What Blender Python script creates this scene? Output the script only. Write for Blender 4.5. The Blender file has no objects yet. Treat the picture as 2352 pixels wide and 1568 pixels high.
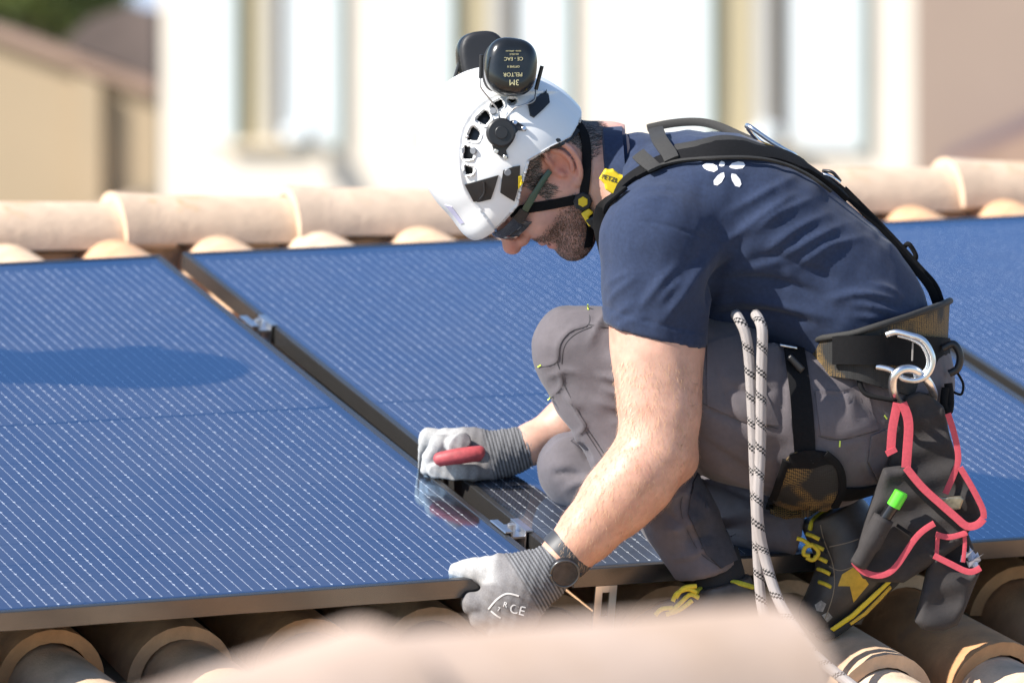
import bpy, bmesh, math, random
import numpy as np
from mathutils import Vector, Matrix
from mathutils.bvhtree import BVHTree

# ------------------------------------------------------------------ camera, sky, sun, exposure
scene = bpy.context.scene
COL = scene.collection
random.seed(7); RNG = np.random.default_rng(7)
FPX, CX, CY = 14100.0, 1176.0, 784.0        # focal length and centre in units of a 2352 px wide picture
PITCH = math.radians(6.86); CAMZ = 6.5
cam_d = bpy.data.cameras.new('camera'); cam = bpy.data.objects.new('camera', cam_d); COL.objects.link(cam)
cam.location = (0, 0, CAMZ); cam.rotation_euler = (math.pi/2 - PITCH, 0, 0)
cam_d.sensor_width = 36; cam_d.lens = FPX/2352*36
cam_d.clip_start = 0.1; cam_d.clip_end = 2000
cam_d.dof.use_dof = True; cam_d.dof.focus_distance = 9.36; cam_d.dof.aperture_fstop = 4.2
scene.camera = cam
SUN_TO = Vector((-0.90, -0.36, 0.86)).normalized()       # direction towards the sun
w = bpy.data.worlds.new('World'); scene.world = w; w.use_nodes = True
nt = w.node_tree; bg = nt.nodes['Background']
sky = nt.nodes.new('ShaderNodeTexSky'); sky.sky_type = 'NISHITA'; sky.sun_disc = False
sky.sun_elevation = math.asin(SUN_TO.z)
sky.sun_rotation = math.atan2(SUN_TO.x, SUN_TO.y)
sky.air_density = 1.0; sky.dust_density = 0.4; sky.ozone_density = 3.0; sky.altitude = 200
nt.links.new(sky.outputs[0], bg.inputs[0]); bg.inputs[1].default_value = 0.095
sd = bpy.data.lights.new('sun', 'SUN'); sun = bpy.data.objects.new('sun', sd); COL.objects.link(sun)
sd.energy = 4.3; sd.angle = math.radians(0.53); sd.color = (1.0, 0.95, 0.87)
sun.rotation_euler = (-SUN_TO).to_track_quat('-Z', 'Y').to_euler(); sun.location = (-20, -4, 30)
vs = scene.view_settings; vs.view_transform = 'Standard'; vs.look = 'None'; vs.exposure = 1.1; vs.gamma = 1
vs.use_curve_mapping = False
scene.cycles.use_denoising = True

# ------------------------------------------------------------------ geometry helpers
def P(px, py, y):
    """point of the place seen at (px,py) of the 2352 px picture that lies at world depth y"""
    dx, dz = (px-CX)/FPX, (CY-py)/FPX
    d = np.array([dx, math.cos(PITCH)+dz*math.sin(PITCH), -math.sin(PITCH)+dz*math.cos(PITCH)])
    return np.array([0, 0, CAMZ]) + d*(y/d[1])
def rayd(px, py):
    dx, dz = (px-CX)/FPX, (CY-py)/FPX
    return Vector((dx, math.cos(PITCH)+dz*math.sin(PITCH), -math.sin(PITCH)+dz*math.cos(PITCH))).normalized()
def proj(V):
    V = np.asarray(V, float); q = V-np.array([0, 0, CAMZ])
    d = q[..., 1]*math.cos(PITCH)-q[..., 2]*math.sin(PITCH)
    yy = q[..., 1]*math.sin(PITCH)+q[..., 2]*math.cos(PITCH)
    return np.stack([CX+q[..., 0]/d*FPX, CY-yy/d*FPX], -1)
S = 1505.0                                    # picture px per metre at the worker
def nrm(v):
    v = np.asarray(v, float); return v/np.linalg.norm(v)

# roof frame: s along the eave, t up the slope, h off the roof; h=0 is the top of the panels
_a, _sl = math.radians(23.7), math.radians(10.8)
E1 = np.array([math.cos(_a), math.sin(_a), 0.])
E2 = np.array([-math.sin(_a)*math.cos(_sl), math.cos(_a)*math.cos(_sl), math.sin(_sl)])
EN = np.cross(E1, E2)
C0 = np.array([0.0957, 9.2613, 5.0351])
def R(s, t, h=0.0): return C0+s*E1+t*E2+h*EN
ROOFM = Matrix(((E1[0], E2[0], EN[0], C0[0]), (E1[1], E2[1], EN[1], C0[1]), (E1[2], E2[2], EN[2], C0[2]), (0, 0, 0, 1)))

# ------------------------------------------------------------------ materials
def mat(name, col, rough=.6, metal=0., spec=.5, noise=0., nscale=30., bump=0., bscale=60., vary=0., var2=None,
        coat=0., sheen=0., col2=None, c2scale=5., c2lo=.45, c2hi=.6, attr=None, bdist=.002):
    m = bpy.data.materials.new(name); m.use_nodes = True
    n, l = m.node_tree.nodes, m.node_tree.links
    b = n['Principled BSDF']
    b.inputs['Base Color'].default_value = (*col, 1); b.inputs['Roughness'].default_value = rough
    b.inputs['Metallic'].default_value = metal; b.inputs['Specular IOR Level'].default_value = spec
    b.inputs['Coat Weight'].default_value = coat; b.inputs['Sheen Weight'].default_value = sheen
    tc = n.new('ShaderNodeTexCoord')
    cur = None
    def mix(fac, a, bb, typ='MIX'):
        x = n.new('ShaderNodeMix'); x.data_type = 'RGBA'; x.blend_type = typ
        if isinstance(fac, float): x.inputs[0].default_value = fac
        else: l.new(fac, x.inputs[0])
        for s, v in ((6, a), (7, bb)):
            if isinstance(v, tuple): x.inputs[s].default_value = (*v[:3], 1)
            else: l.new(v, x.inputs[s])
        return x.outputs[2]
    def noi(sc, det=6., rgh=.6):
        t = n.new('ShaderNodeTexNoise'); t.inputs['Scale'].default_value = sc; t.inputs['Detail'].default_value = det
        t.inputs['Roughness'].default_value = rgh; l.new(tc.outputs['Object'], t.inputs['Vector']); return t.outputs[0]
    def ramp(fac, a, b_, ca=0., cb=1.):
        r = n.new('ShaderNodeMapRange'); r.inputs[1].default_value = a; r.inputs[2].default_value = b_
        r.inputs[3].default_value = ca; r.inputs[4].default_value = cb; l.new(fac, r.inputs[0]); return r.outputs[0]
    cur = col
    if attr:
        at = n.new('ShaderNodeAttribute'); at.attribute_name = attr; cur = at.outputs['Color']
    if col2: cur = mix(ramp(noi(c2scale), c2lo, c2hi), cur, col2)
    if var2:
        oi = n.new('ShaderNodeObjectInfo'); cur = mix(oi.outputs['Random'], cur, var2)
    if noise:
        f = ramp(noi(nscale), .3, .7, 1-noise, 1+noise)
        x = n.new('ShaderNodeVectorMath'); x.operation = 'SCALE'
        if isinstance(cur, tuple): x.inputs[0].default_value = cur
        else: l.new(cur, x.inputs[0])
        l.new(f, x.inputs['Scale']); cur = x.outputs[0]
    if not isinstance(cur, tuple): l.new(cur, b.inputs['Base Color'])
    if bump:
        bp = n.new('ShaderNodeBump'); bp.inputs['Strength'].default_value = bump; bp.inputs['Distance'].default_value = bdist
        l.new(noi(bscale, 8., .65), bp.inputs['Height']); l.new(bp.outputs[0], b.inputs['Normal'])
    return m

def link(o, parent=None):
    COL.objects.link(o)
    if parent is not None: o.parent = parent
    return o
def tag(o, label=None, cat=None, group=None, kind=None):
    if label: o['label'] = label
    if cat: o['category'] = cat
    if group: o['group'] = group
    if kind: o['kind'] = kind
    return o
def empty(name, loc=(0, 0, 0), label=None, cat=None, group=None):
    o = bpy.data.objects.new(name, None); o.empty_display_size = .05; COL.objects.link(o); o.location = Vector(loc)
    return tag(o, label, cat, group)
def woff(o):
    v = np.zeros(3)
    while o is not None: v = v+np.array(o.location); o = o.parent
    return v
def mesh(name, V, F, m, parent=None, smooth=False, sharp=None):
    me = bpy.data.meshes.new(name)
    V = np.asarray(V, float)
    V = V-woff(parent)
    me.from_pydata(V.tolist(), [], [list(map(int, f)) for f in F]); me.update()
    for mm in (m if isinstance(m, (list, tuple)) else [m]): me.materials.append(mm)
    if smooth: me.polygons.foreach_set('use_smooth', [True]*len(me.polygons))
    if sharp: me.set_sharp_from_angle(angle=math.radians(sharp))
    return link(bpy.data.objects.new(name, me), parent)
def fixn(o):
    bm = bmesh.new(); bm.from_mesh(o.data); bmesh.ops.recalc_face_normals(bm, faces=bm.faces); bm.to_mesh(o.data); bm.free(); return o
def box_vf(lo, hi, T=lambda p: p):
    V = [T(np.array([x, y, z])) for x in (lo[0], hi[0]) for y in (lo[1], hi[1]) for z in (lo[2], hi[2])]
    F = [(0, 1, 3, 2), (4, 6, 7, 5), (0, 4, 5, 1), (2, 3, 7, 6), (0, 2, 6, 4), (1, 5, 7, 3)]
    return V, F
class MB:
    def __init__(s): s.V = []; s.F = []
    def add(s, V, F):
        o = len(s.V); s.V += [np.asarray(v, float) for v in V]; s.F += [tuple(i+o for i in f) for f in F]; return s
    def box(s, lo, hi, T=lambda p: p): return s.add(*box_vf(lo, hi, T))
    def build(s, name, m, parent=None, smooth=False, sharp=None, bevel=0.):
        o = fixn(mesh(name, s.V, s.F, m, parent, smooth, sharp))
        if bevel:
            b = o.modifiers.new('bevel', 'BEVEL'); b.width = bevel; b.segments = 2; b.limit_method = 'ANGLE'
        return o
def tube_vf(pts, rad, seg=10, caps=True, flat=None):
    """tube along points; rad scalar or list"""
    pts = [np.asarray(p, float) for p in pts]; N = len(pts); V = []; F = []
    rad = [rad]*N if np.isscalar(rad) else rad
    up = None
    for i in range(N):
        t = nrm(pts[min(i+1, N-1)]-pts[max(i-1, 0)])
        if up is None:
            up = np.cross(t, [0, 1, 0]) if abs(t[1]) < .9 else np.cross(t, [1, 0, 0])
        up = nrm(up-t*(up@t)); b = np.cross(t, up)
        for k in range(seg):
            a = 2*math.pi*k/seg
            V.append(pts[i]+rad[i]*(math.cos(a)*up+math.sin(a)*b))
    for i in range(N-1):
        for k in range(seg):
            k2 = (k+1) % seg
            F.append((i*seg+k, i*seg+k2, (i+1)*seg+k2, (i+1)*seg+k))
    if caps:
        F.append(tuple(range(seg-1, -1, -1))); F.append(tuple(range((N-1)*seg, N*seg)))
    return V, F
def smooth_path(pts, n=8, closed=False):
    """Catmull-Rom"""
    pts = [np.asarray(p, float) for p in pts]; out = []
    N = len(pts)
    rng = range(N if closed else N-1)
    for i in rng:
        g = (lambda j: pts[j % N]) if closed else (lambda j: pts[min(max(j, 0), N-1)])
        p0, p1, p2, p3 = g(i-1), g(i), g(i+1), g(i+2)
        for k in range(n):
            t = k/n
            out.append(.5*((2*p1)+(-p0+p2)*t+(2*p0-5*p1+4*p2-p3)*t*t+(-p0+3*p1-3*p2+p3)*t**3))
    if not closed: out.append(pts[-1])
    return out

M = {}
M['tile'] = mat('terracotta', (.55, .28, .125), .85, noise=.25, nscale=14, bump=.6, bscale=50, var2=(.60, .46, .33), col2=(.22, .14, .09), c2scale=7, c2lo=.56, c2hi=.74, bdist=.004)
M['ridge'] = mat('ridge clay', (.62, .455, .32), .85, noise=.14, nscale=14, bump=.6, bscale=35, var2=(.62, .47, .35), col2=(.48, .27, .10), c2scale=9, c2lo=.60, c2hi=.72, bdist=.004)
M['channel'] = mat('channel clay', (.40, .30, .23), .9, noise=.3, nscale=12, bump=.5, bscale=50, var2=(.32, .27, .22), col2=(.2, .18, .15), c2scale=8, bdist=.004)
M['mortar'] = mat('mortar', (.42, .31, .21), .95, noise=.3, nscale=20, bump=.7, bscale=40, bdist=.01)
M['cell'] = mat('solar cell', (.036, .037, .052), .5, spec=.2, var2=(.046, .045, .058))
M['backsheet'] = mat('black backsheet', (.012, .013, .018), .6, spec=.2)
M['wire'] = mat('solder wire', (.90, .92, .95), .3, metal=.0, spec=.8)  # diffuse white puts the glint of round wire into its colour
M['frame'] = mat('black anodised frame', (.105, .10, .097), .24, metal=.75, spec=.5, noise=.05)
M['alu'] = mat('bare aluminium', (.72, .73, .75), .3, metal=1., noise=.06)
M['steel'] = mat('galvanised steel', (.55, .55, .56), .45, metal=.9, noise=.15)
g = bpy.data.materials.new('panel glass'); g.use_nodes = True
n_, l_ = g.node_tree.nodes, g.node_tree.links
for x in list(n_): n_.remove(x)
out = n_.new('ShaderNodeOutputMaterial'); mx = n_.new('ShaderNodeMixShader'); tr = n_.new('ShaderNodeBsdfTransparent')
gl = n_.new('ShaderNodeBsdfGlossy'); gl.inputs['Roughness'].default_value = .035; gl.inputs['Color'].default_value = (.48, .71, 1, 1)
fr = n_.new('ShaderNodeFresnel'); ge = n_.new('ShaderNodeNewGeometry'); mi = n_.new('ShaderNodeMapRange'); mi.inputs[3].default_value = 1.5; mi.inputs[4].default_value = 1/1.5
l_.new(ge.outputs['Backfacing'], mi.inputs[0]); l_.new(mi.outputs[0], fr.inputs['IOR'])
tn = n_.new('ShaderNodeTexNoise'); tn.inputs['Scale'].default_value = 900; tb = n_.new('ShaderNodeBump'); tb.inputs['Strength'].default_value = .05; tb.inputs['Distance'].default_value = .0004
tcx = n_.new('ShaderNodeTexCoord'); l_.new(tcx.outputs['Object'], tn.inputs['Vector']); l_.new(tn.outputs[0], tb.inputs['Height']); l_.new(tb.outputs[0], gl.inputs['Normal'])
mm_ = n_.new('ShaderNodeMath'); mm_.operation = 'MULTIPLY'; mm_.use_clamp = True; mm_.inputs[1].default_value = 2.35; l_.new(fr.outputs[0], mm_.inputs[0]); l_.new(mm_.outputs[0], mx.inputs[0]); l_.new(tr.outputs[0], mx.inputs[1]); l_.new(gl.outputs[0], mx.inputs[2]); dn_ = n_.new('ShaderNodeTexNoise'); dn_.inputs['Scale'].default_value = 3.5; dn_.inputs['Detail'].default_value = 9; dn_.inputs['Roughness'].default_value = .7
l_.new(tcx.outputs['Object'], dn_.inputs['Vector']); dr = n_.new('ShaderNodeMapRange'); dr.inputs[1].default_value = .42; dr.inputs[2].default_value = .8; dr.inputs[4].default_value = .035; l_.new(dn_.outputs[0], dr.inputs[0])
dd_ = n_.new('ShaderNodeBsdfDiffuse'); dd_.inputs['Color'].default_value = (.5, .46, .4, 1); m2_ = n_.new('ShaderNodeMixShader')
l_.new(dr.outputs[0], m2_.inputs[0]); l_.new(mx.outputs[0], m2_.inputs[1]); l_.new(dd_.outputs[0], m2_.inputs[2]); l_.new(m2_.outputs[0], out.inputs[0])
M['glass'] = g

# ------------------------------------------------------------------ setting: ground, the roof with its tiles
M['ground'] = mat('dry ground', (.30, .26, .19), .95, noise=.25, nscale=.3, bump=.3, bscale=3)
o = mesh('ground', [(-900, -300, 0), (900, -300, 0), (900, 1500, 0), (-900, 1500, 0)], [(0, 1, 2, 3)], M['ground']); tag(o, kind='structure')

ROOF_S0, ROOF_S1 = -1.75, 3.0
mb = MB()
T_ = lambda p: R(*p)
mb.box((ROOF_S0, -1.35, -.32), (ROOF_S1, 2.32, -.225), T_)
roof = mb.build('roof', M['channel']); tag(roof, kind='structure')
# back slope and the house under it
mb = MB()
a0, a1 = R(ROOF_S0, 2.34, -.225), R(ROOF_S1, 2.34, -.225)
hb = np.array([-math.sin(_a), math.cos(_a), 0])
b0, b1 = a0+hb*3.4-np.array([0, 0, .65]), a1+hb*3.4-np.array([0, 0, .65])
dn = np.array([0, 0, -.1])
mb.add([a0, a1, b1, b0, a0+dn, a1+dn, b1+dn, b0+dn], [(0, 1, 2, 3), (4, 7, 6, 5), (0, 4, 5, 1), (1, 5, 6, 2), (2, 6, 7, 3), (3, 7, 4, 0)])
mb.build('back_slope', M['tile'], roof)
M['render'] = mat('cream render', (.68, .58, .44), .9, noise=.06, nscale=3, bump=.2, bscale=40)
f0, f1 = R(ROOF_S0+.15, -1.2, -.33), R(ROOF_S1-.15, -1.2, -.33)
g0, g1 = b0-hb*.2, b1-hb*.2
V = [f0, f1, g1+[0, 0, -.15], g0+[0, 0, -.15]]; V = V+[np.array([v[0], v[1], 0.]) for v in V]
mb = MB(); mb.add(V, [(0, 1, 2, 3), (0, 4, 5, 1), (1, 5, 6, 2), (2, 6, 7, 3), (3, 7, 4, 0)])
mb.build('house_wall', M['render'], roof)

def arch_tile(r_lo, r_hi, L, th, arc, down=False, seg=14, nl=5, lip=0.):
    """barrel tile along +t, lower end at t=0; returns V,F in (s,t,h) with base of the arc at h=0"""
    V = []; F = []
    for lay in (0, 1):
        for i in range(nl+1):
            u = i/nl; rr = r_lo+(r_hi-r_lo)*u-(th if lay else 0)
            if lip and i == 0 and lay == 0: rr += lip
            for k in range(seg+1):
                a = math.pi/2+arc*(k/seg-.5)
                s = rr*math.cos(a); h = rr*math.sin(a)
                wob = .0004*math.sin(7*u+3*k)
                V.append(np.array([s, u*L, (h+wob)*(-1 if down else 1)]))
    W = seg+1; O = (nl+1)*W
    for lay in (0, 1):
        for i in range(nl):
            for k in range(seg):
                q = [lay*O+i*W+k, lay*O+i*W+k+1, lay*O+(i+1)*W+k+1, lay*O+(i+1)*W+k]
                F.append(tuple(q))
    for i in (0, nl):
        for k in range(seg): F.append((i*W+k, i*W+k+1, O+i*W+k+1, O+i*W+k))
    for k in (0, seg):
        for i in range(nl): F.append((i*W+k, (i+1)*W+k, O+(i+1)*W+k, O+i*W+k))
    return V, F
def tile_mesh(name, m, *a, **k):
    V, F = arch_tile(*a, **k)
    o = fixn(mesh(name, V, F, m, None, True, 40)); me = o.data; bpy.data.objects.remove(o); return me
COVER = tile_mesh('cover_tile', M['tile'], .086, .068, .46, .021, math.radians(172), seg=22)
CHAN = tile_mesh('channel_tile', M['channel'], .080, .092, .46, .013, math.radians(150), down=True)
RIDGE = tile_mesh('ridge_tile', M['ridge'], .088, .077, .44, .015, math.radians(178), lip=.004)
PITCHS = .2045; S00 = -.79
def put(me, name, Mx, parent):
    o = bpy.data.objects.new(name, me); COL.objects.link(o); o.parent = parent
    o.matrix_world = Mx; return o
def roof_m(s, t, h, rz=0., rx=0., ry=0.):
    return ROOFM @ Matrix.Translation((s, t, h)) @ Matrix.Rotation(rz, 4, 'Z') @ Matrix.Rotation(rx, 4, 'X') @ Matrix.Rotation(ry, 4, 'Y')
rows = [-1.24, -.90, -.555, -.215, .125, .47] + [1.49, 1.83]
for k in range(-5, 19):
    for tr_ in rows:
        s = S00+PITCHS*k
        if s < ROOF_S0+.05 or s > ROOF_S1-.05: continue
        if tr_ > 1 and s < -1.3: continue
        j = random.uniform
        put(COVER, 'cover_tile', roof_m(s+j(-.004, .004), tr_+j(-.012, .012), (-.178 if tr_ < 1.7 else -.160)+j(-.003, .003), j(-.02, .02), math.radians(-2.0), j(-.04, .04)), roof)
        put(CHAN, 'channel_tile', roof_m(s+PITCHS/2+j(-.004, .004), tr_+.03+j(-.015, .015), -.118, j(-.02, .02), math.radians(-2.0), j(-.03, .03)), roof)
# ridge: overlapping barrel tiles along the eave direction, bedded in mortar
RT = 2.215
hx = E1; hz = np.array([0, 0, 1.]); hy = np.cross(hz, hx)
base = R(0, RT, -.124)
s = -2.0; i = 0
while s < 3.1:
    p = base+hx*s
    Mx = Matrix(((-hy[0]*-1, hx[0], 0, p[0]), (-hy[1]*-1, hx[1], 0, p[1]), (0, 0, 1, p[2]), (0, 0, 0, 1)))
    Mx = Matrix(((hy[0]*-1, hx[0], 0, p[0]), (hy[1]*-1, hx[1], 0, p[1]), (0, 0, 1, p[2]), (0, 0, 0, 1)))
    put(RIDGE, 'ridge_tile', Mx @ Matrix.Rotation(math.radians(random.uniform(-1.2, -.2)-1.0), 4, 'X') @ Matrix.Rotation(random.uniform(-.02, .02), 4, 'Z'), roof)
    s += .345+random.uniform(-.008, .008); i += 1
mb = MB()
mb.box((-2.1, RT-.055, -.26), (3.05, RT+.06, -.125), T_)
mb.build('ridge_mortar', M['mortar'], roof)

# ------------------------------------------------------------------ solar panels
PW, PL, PT = 1.134, 1.722, .030
def panel(label, s0, t0, rot=0., h0=0.):
    c, sn = math.cos(rot), math.sin(rot)
    def T(p):
        x, y = p[0]*c-p[1]*sn, p[0]*sn+p[1]*c
        return R(s0+x, t0+y, h0+p[2])
    root = empty('solar_panel', R(s0, t0, h0-PT), label, 'solar panel', 'solar panels laid side by side on the tiled roof')
    lw = .011
    for lo, hi in (((0, 0, -PT), (PW, lw, 0)), ((0, PL-lw, -PT), (PW, PL, 0)), ((0, lw+.0002, -PT), (lw, PL-lw-.0002, 0)), ((PW-lw, lw+.0002, -PT), (PW, PL-lw-.0002, 0))):
        MB().box(lo, hi, T).build('frame_rail', M['frame'], root, bevel=.0012)
    MB().box((lw+.0005, lw+.0005, -.012), (PW-lw-.0005, PL-lw-.0005, -.0065), T).build('backsheet', M['backsheet'], root)
    gx0, gy0 = .021, .026; cw, ch = .182, .0915
    cme = None
    for r in range(18):
        for k in range(6):
            x, y = gx0+k*cw, gy0+r*ch+(.006 if r > 8 else 0)
            if cme is None:
                q = .006
                o8 = [(.001+q, .0008), (cw-.001-q, .0008), (cw-.001, .0008+q), (cw-.001, ch-.0008), (.001, ch-.0008), (.001, .0008+q)]
                V = [np.array([a_, b_, zz]) for zz in (0, .0012) for a_, b_ in o8]
                F = [(5, 4, 3, 2, 1, 0), (6, 7, 8, 9, 10, 11)]+[(i, (i+1) % 6, 6+(i+1) % 6, 6+i) for i in range(6)]
                V = [T(v+np.array([0, 0, -.006]))-T(np.zeros(3)) for v in V]
                cme = bpy.data.meshes.new('cell'); cme.from_pydata([list(v) for v in V], [], F); cme.materials.append(M['cell'])
            o = bpy.data.objects.new('cell', cme); COL.objects.link(o); o.parent = root
            o.location = Vector(T(np.array([x, y, 0]))-np.array(root.location))
    mb = MB(); V = []; F = []
    NW = 10
    zt = -.0038
    for k in range(6):
        for b in range(NW):
            x = gx0+k*cw+cw*(b+.5)/NW
            for half in (0, 1):
                ya = gy0+half*(9*ch+.006)+.004; yb = ya+9*ch-.008
                o = len(V); ww = .00038
                V += [T(np.array(v)) for v in ((x-ww, ya, zt), (x+ww, ya, zt), (x+ww, yb, zt), (x-ww, yb, zt))]; F.append((o, o+1, o+2, o+3))
            for r in range(18):
                y0 = gy0+r*ch+(.006 if r > 8 else 0)
                for q_ in (.05, .27, .5, .73, .95):
                    yy = y0+ch*q_+random.uniform(-.004, .004); d = .0018*random.choice((.35, .6, .9, 1.3)); o = len(V)
                    V += [T(np.array(v)) for v in ((x-d, yy, zt+.0003), (x, yy-1.4*d, zt+.0003), (x+d, yy, zt+.0003), (x, yy+1.4*d, zt+.0003))]; F.append((o, o+1, o+2, o+3))
    o = mesh('busbar_wires', V, F, M['wire'], root); tag(o, kind='stuff')
    mb = MB(); mb.add([T(np.array(v)) for v in ((lw, lw, -.0016), (PW-lw, lw, -.0016), (PW-lw, PL-lw, -.0016), (lw, PL-lw, -.0016))], [(0, 1, 2, 3)])
    o = mesh('glass_pane', mb.V, mb.F, M['glass'], root)
    return root
panel('dark blue solar panel at left whose front corner the worker grips', -.034-PW, -.014, math.radians(.35), 0)
panel('dark blue solar panel under the worker, its front edge by his boots', 0, 0, 0)
panel('dark blue solar panel behind the worker at the right edge', PW+.024, 0, 0)

# mid clamps in the gap, rails and hooks under the panels
def clamp(t, label):
    s0 = -.017
    root = empty('panel_clamp', R(s0, t, -.03), label, 'clamp', 'clamps in the gap between the panels')
    T = lambda p: R(s0+p[0], t+p[1], p[2])
    for x in (-.0135, .0105): MB().box((x, -.03, -.034), (x+.003, .03, .001), T).build('clamp_web', M['alu'], root, bevel=.0006)
    MB().box((-.0103, -.03, -.008), (.0103, .03, -.005), T).build('clamp_bridge', M['alu'], root)
    MB().box((-.024, -.03, .0012), (-.0106, .03, .0042), T).build('clamp_wing', M['alu'], root, bevel=.0008)
    MB().box((.0106, -.03, .0012), (.024, .03, .0042), T).build('clamp_wing', M['alu'], root, bevel=.0008)
    V, F = tube_vf([T((0, 0, -.05)), T((0, 0, .006))], .0065, 12); MB().add(V, F).build('bolt', M['steel'], root)
    return root
clamp(.205, 'silver aluminium panel clamp in the gap near the watch hand')
clamp(1.30, 'silver aluminium panel clamp in the gap farther up the roof')
for t in (.16, 1.30):
    root = mesh('mounting_rail', *box_vf((-1.3, t-.02, -.068), (2.6, t+.02, -.036), T_), M['alu']); fixn(root)
    tag(root, 'aluminium mounting rail under the panels, %s one' % ('lower' if t < 1 else 'upper'), 'rail', 'rails carrying the panels')
# slotted bracket seen below the front edge of the middle panel
root = empty('roof_hook', R(.062, -.004, -.12), 'slotted silver bracket standing on the tiles below the panel edge', 'bracket')
T = lambda p: R(.062+p[0], .012+p[1], p[2])
for lo, hi in (((-.018, 0, -.15), (-.006, .004, -.0315)), ((.006, 0, -.15), (.018, .004, -.0315)), ((-.0058, 0, -.15), (.0058, .004, -.085)), ((-.0058, 0, -.045), (.0058, .004, -.0315))):
    MB().box(lo, hi, T).build('bracket_plate', M['alu'], root)

# blurred ridge tile of the lower roof close to the camera
FR = empty('foreground_ridge', P(1000, 1560, 5.0), 'pale terracotta ridge tile of a nearer roof, out of focus at bottom', 'ridge tile')
M['front_clay'] = mat('pale pink clay', (.50, .37, .29), .85, col2=(.40, .27, .18), c2scale=6, c2lo=.5, c2hi=.8, noise=.12, nscale=8, bump=.3, bscale=30, bdist=.003)
fy = 4.75
def front_tile(p0, p1, r=.105, r1=.092):
    ax = nrm(p0-p1); sidev = nrm(np.cross(ax, [0, 0, 1])); upv = np.cross(sidev, ax)
    V = []; F = []; N = 30; L = np.linalg.norm(p1-p0); nl = 12
    c0 = p0-upv*r
    for lay in (0, 1):
        for i in range(nl+1):
            u = i/nl; rr = r+(r1-r)*u-(.016 if lay else 0)
            for k in range(N+1):
                a = math.pi*k/N
                V.append(c0-ax*L*u+rr*(math.cos(a)*sidev+math.sin(a)*upv))
    W = N+1; O = (nl+1)*W
    for lay in (0, 1):
        for i in range(nl):
            for k in range(N): F.append((lay*O+i*W+k, lay*O+i*W+k+1, lay*O+(i+1)*W+k+1, lay*O+(i+1)*W+k))
    for i in (0, nl):
        for k in range(N): F.append((i*W+k, i*W+k+1, O+i*W+k+1, O+i*W+k))
    for k in (0, N):
        for i in range(nl): F.append((i*W+k, (i+1)*W+k, O+(i+1)*W+k, O+i*W+k))
    fixn(mesh('ridge_barrel', V, F, M['front_clay'], FR, True, 40))
front_tile(P(1795, 1388, fy+.10), P(760, 1428, fy-.10))
front_tile(P(850, 1430, fy-.09), P(-60, 1745, fy-.35), .100, .1)

# ------------------------------------------------------------------ background houses and trees
def wallplane(pxl, dl, pxr, dr):
    A = P(pxl, 300, dl); B = P(pxr, 300, dr); A[2] = B[2] = 0
    u = nrm(B-A); nn = np.array([u[1], -u[0], 0.])
    if nn[1] > 0: nn = -nn
    def at(px, py, off=0.):
        d = np.array(rayd(px, py)); o = np.array([0, 0, CAMZ]); t = ((A+nn*off-o)@nn)/(d@nn); return o+t*d
    return at, nn
def slab(name, m, root, at, nn, quad, o0, o1):
    """quad of picture points laid on the wall plane, extruded from offset o0 to o1 in front of it"""
    a = [at(x, y, 0)+nn*o0 for x, y in quad]; b = [at(x, y, 0)+nn*o1 for x, y in quad]
    N = len(quad)
    return MB().add(a+b, [tuple(range(N)), tuple(range(N, 2*N))]+[(i, (i+1) % N, N+(i+1) % N, N+i) for i in range(N)]).build(name, m, root)
rq = lambda x0, y0, x1, y1: [(x0, y0), (x1, y0), (x1, y1), (x0, y1)]
M['white_wall'] = mat('cream white render', (.66, .60, .52), .9, noise=.05, nscale=1, bump=.1, bscale=20)
M['shutter'] = mat('pale grey shutter paint', (.58, .62, .64), .6)
M['shutter_edge'] = mat('green shutter edge', (.48, .60, .55), .6)
M['jamb'] = mat('warm shaded jamb', (.40, .34, .22), .9)  # beige puts the reveal's warm bounced shade into the jamb colour
M['pane'] = mat('dark window pane', (.10, .09, .08), .1, spec=.6)
M['sill'] = mat('stone sill', (.62, .52, .38), .8)
M['curtain'] = mat('curtain', (.42, .41, .39), .9)
at, nn = wallplane(368, 56.5, 2146, 54.3)
HB = empty('white_house', tuple(at(1250, 900)*np.array([1, 1, 0])), 'cream white house with open pale shutters beyond the ridge', 'house')
# wall built round the openings
wins = [(545, 662, 322), (1045, 1196, 300), (1640, 1816, 330)]
xs = [368]+[v for a_ in wins for v in a_[:2]]+[2146]
for i in range(0, len(xs), 2): slab('wall', M['white_wall'], HB, at, nn, rq(xs[i], -900, xs[i+1], 1500), -.4, 0)
for a_, b_, c_ in wins:
    slab('wall', M['white_wall'], HB, at, nn, rq(a_, c_, b_, 1500), -.4, -.001)
    slab('wall', M['white_wall'], HB, at, nn, rq(a_, -900, b_, -500), -.4, -.001)
    f_ = (b_-a_)
    w_ = slab('window', M['pane'], HB, at, nn, rq(a_, -500, b_, c_), -.16, -.12)
    slab('frame', M['jamb'], w_, at, nn, rq(a_, -500, a_+f_*.5, c_), -.10, -.02)
    slab('frame', M['curtain'], w_, at, nn, rq(a_+f_*.5, -500, a_+f_*.72, c_), -.10, -.03)
    slab('sill', M['sill'], HB, at, nn, rq(a_-30, c_, b_+25, c_+14), 0, .12)
for k_, (x0, x1, yb) in enumerate([(478, 541, 322), (664, 782, 335), (952, 1040, 300), (1199, 1306, 310), (1530, 1635, 330), (1818, 1982, 342)]):
    sh = slab('shutter', M['shutter'], HB, at, nn, rq(x0, -500, x1, yb), .03, .07)
    slab('shutter_edge', M['shutter_edge'], sh, at, nn, rq(x1-3, -500, x1+4, yb+3), .035, .085)
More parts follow.
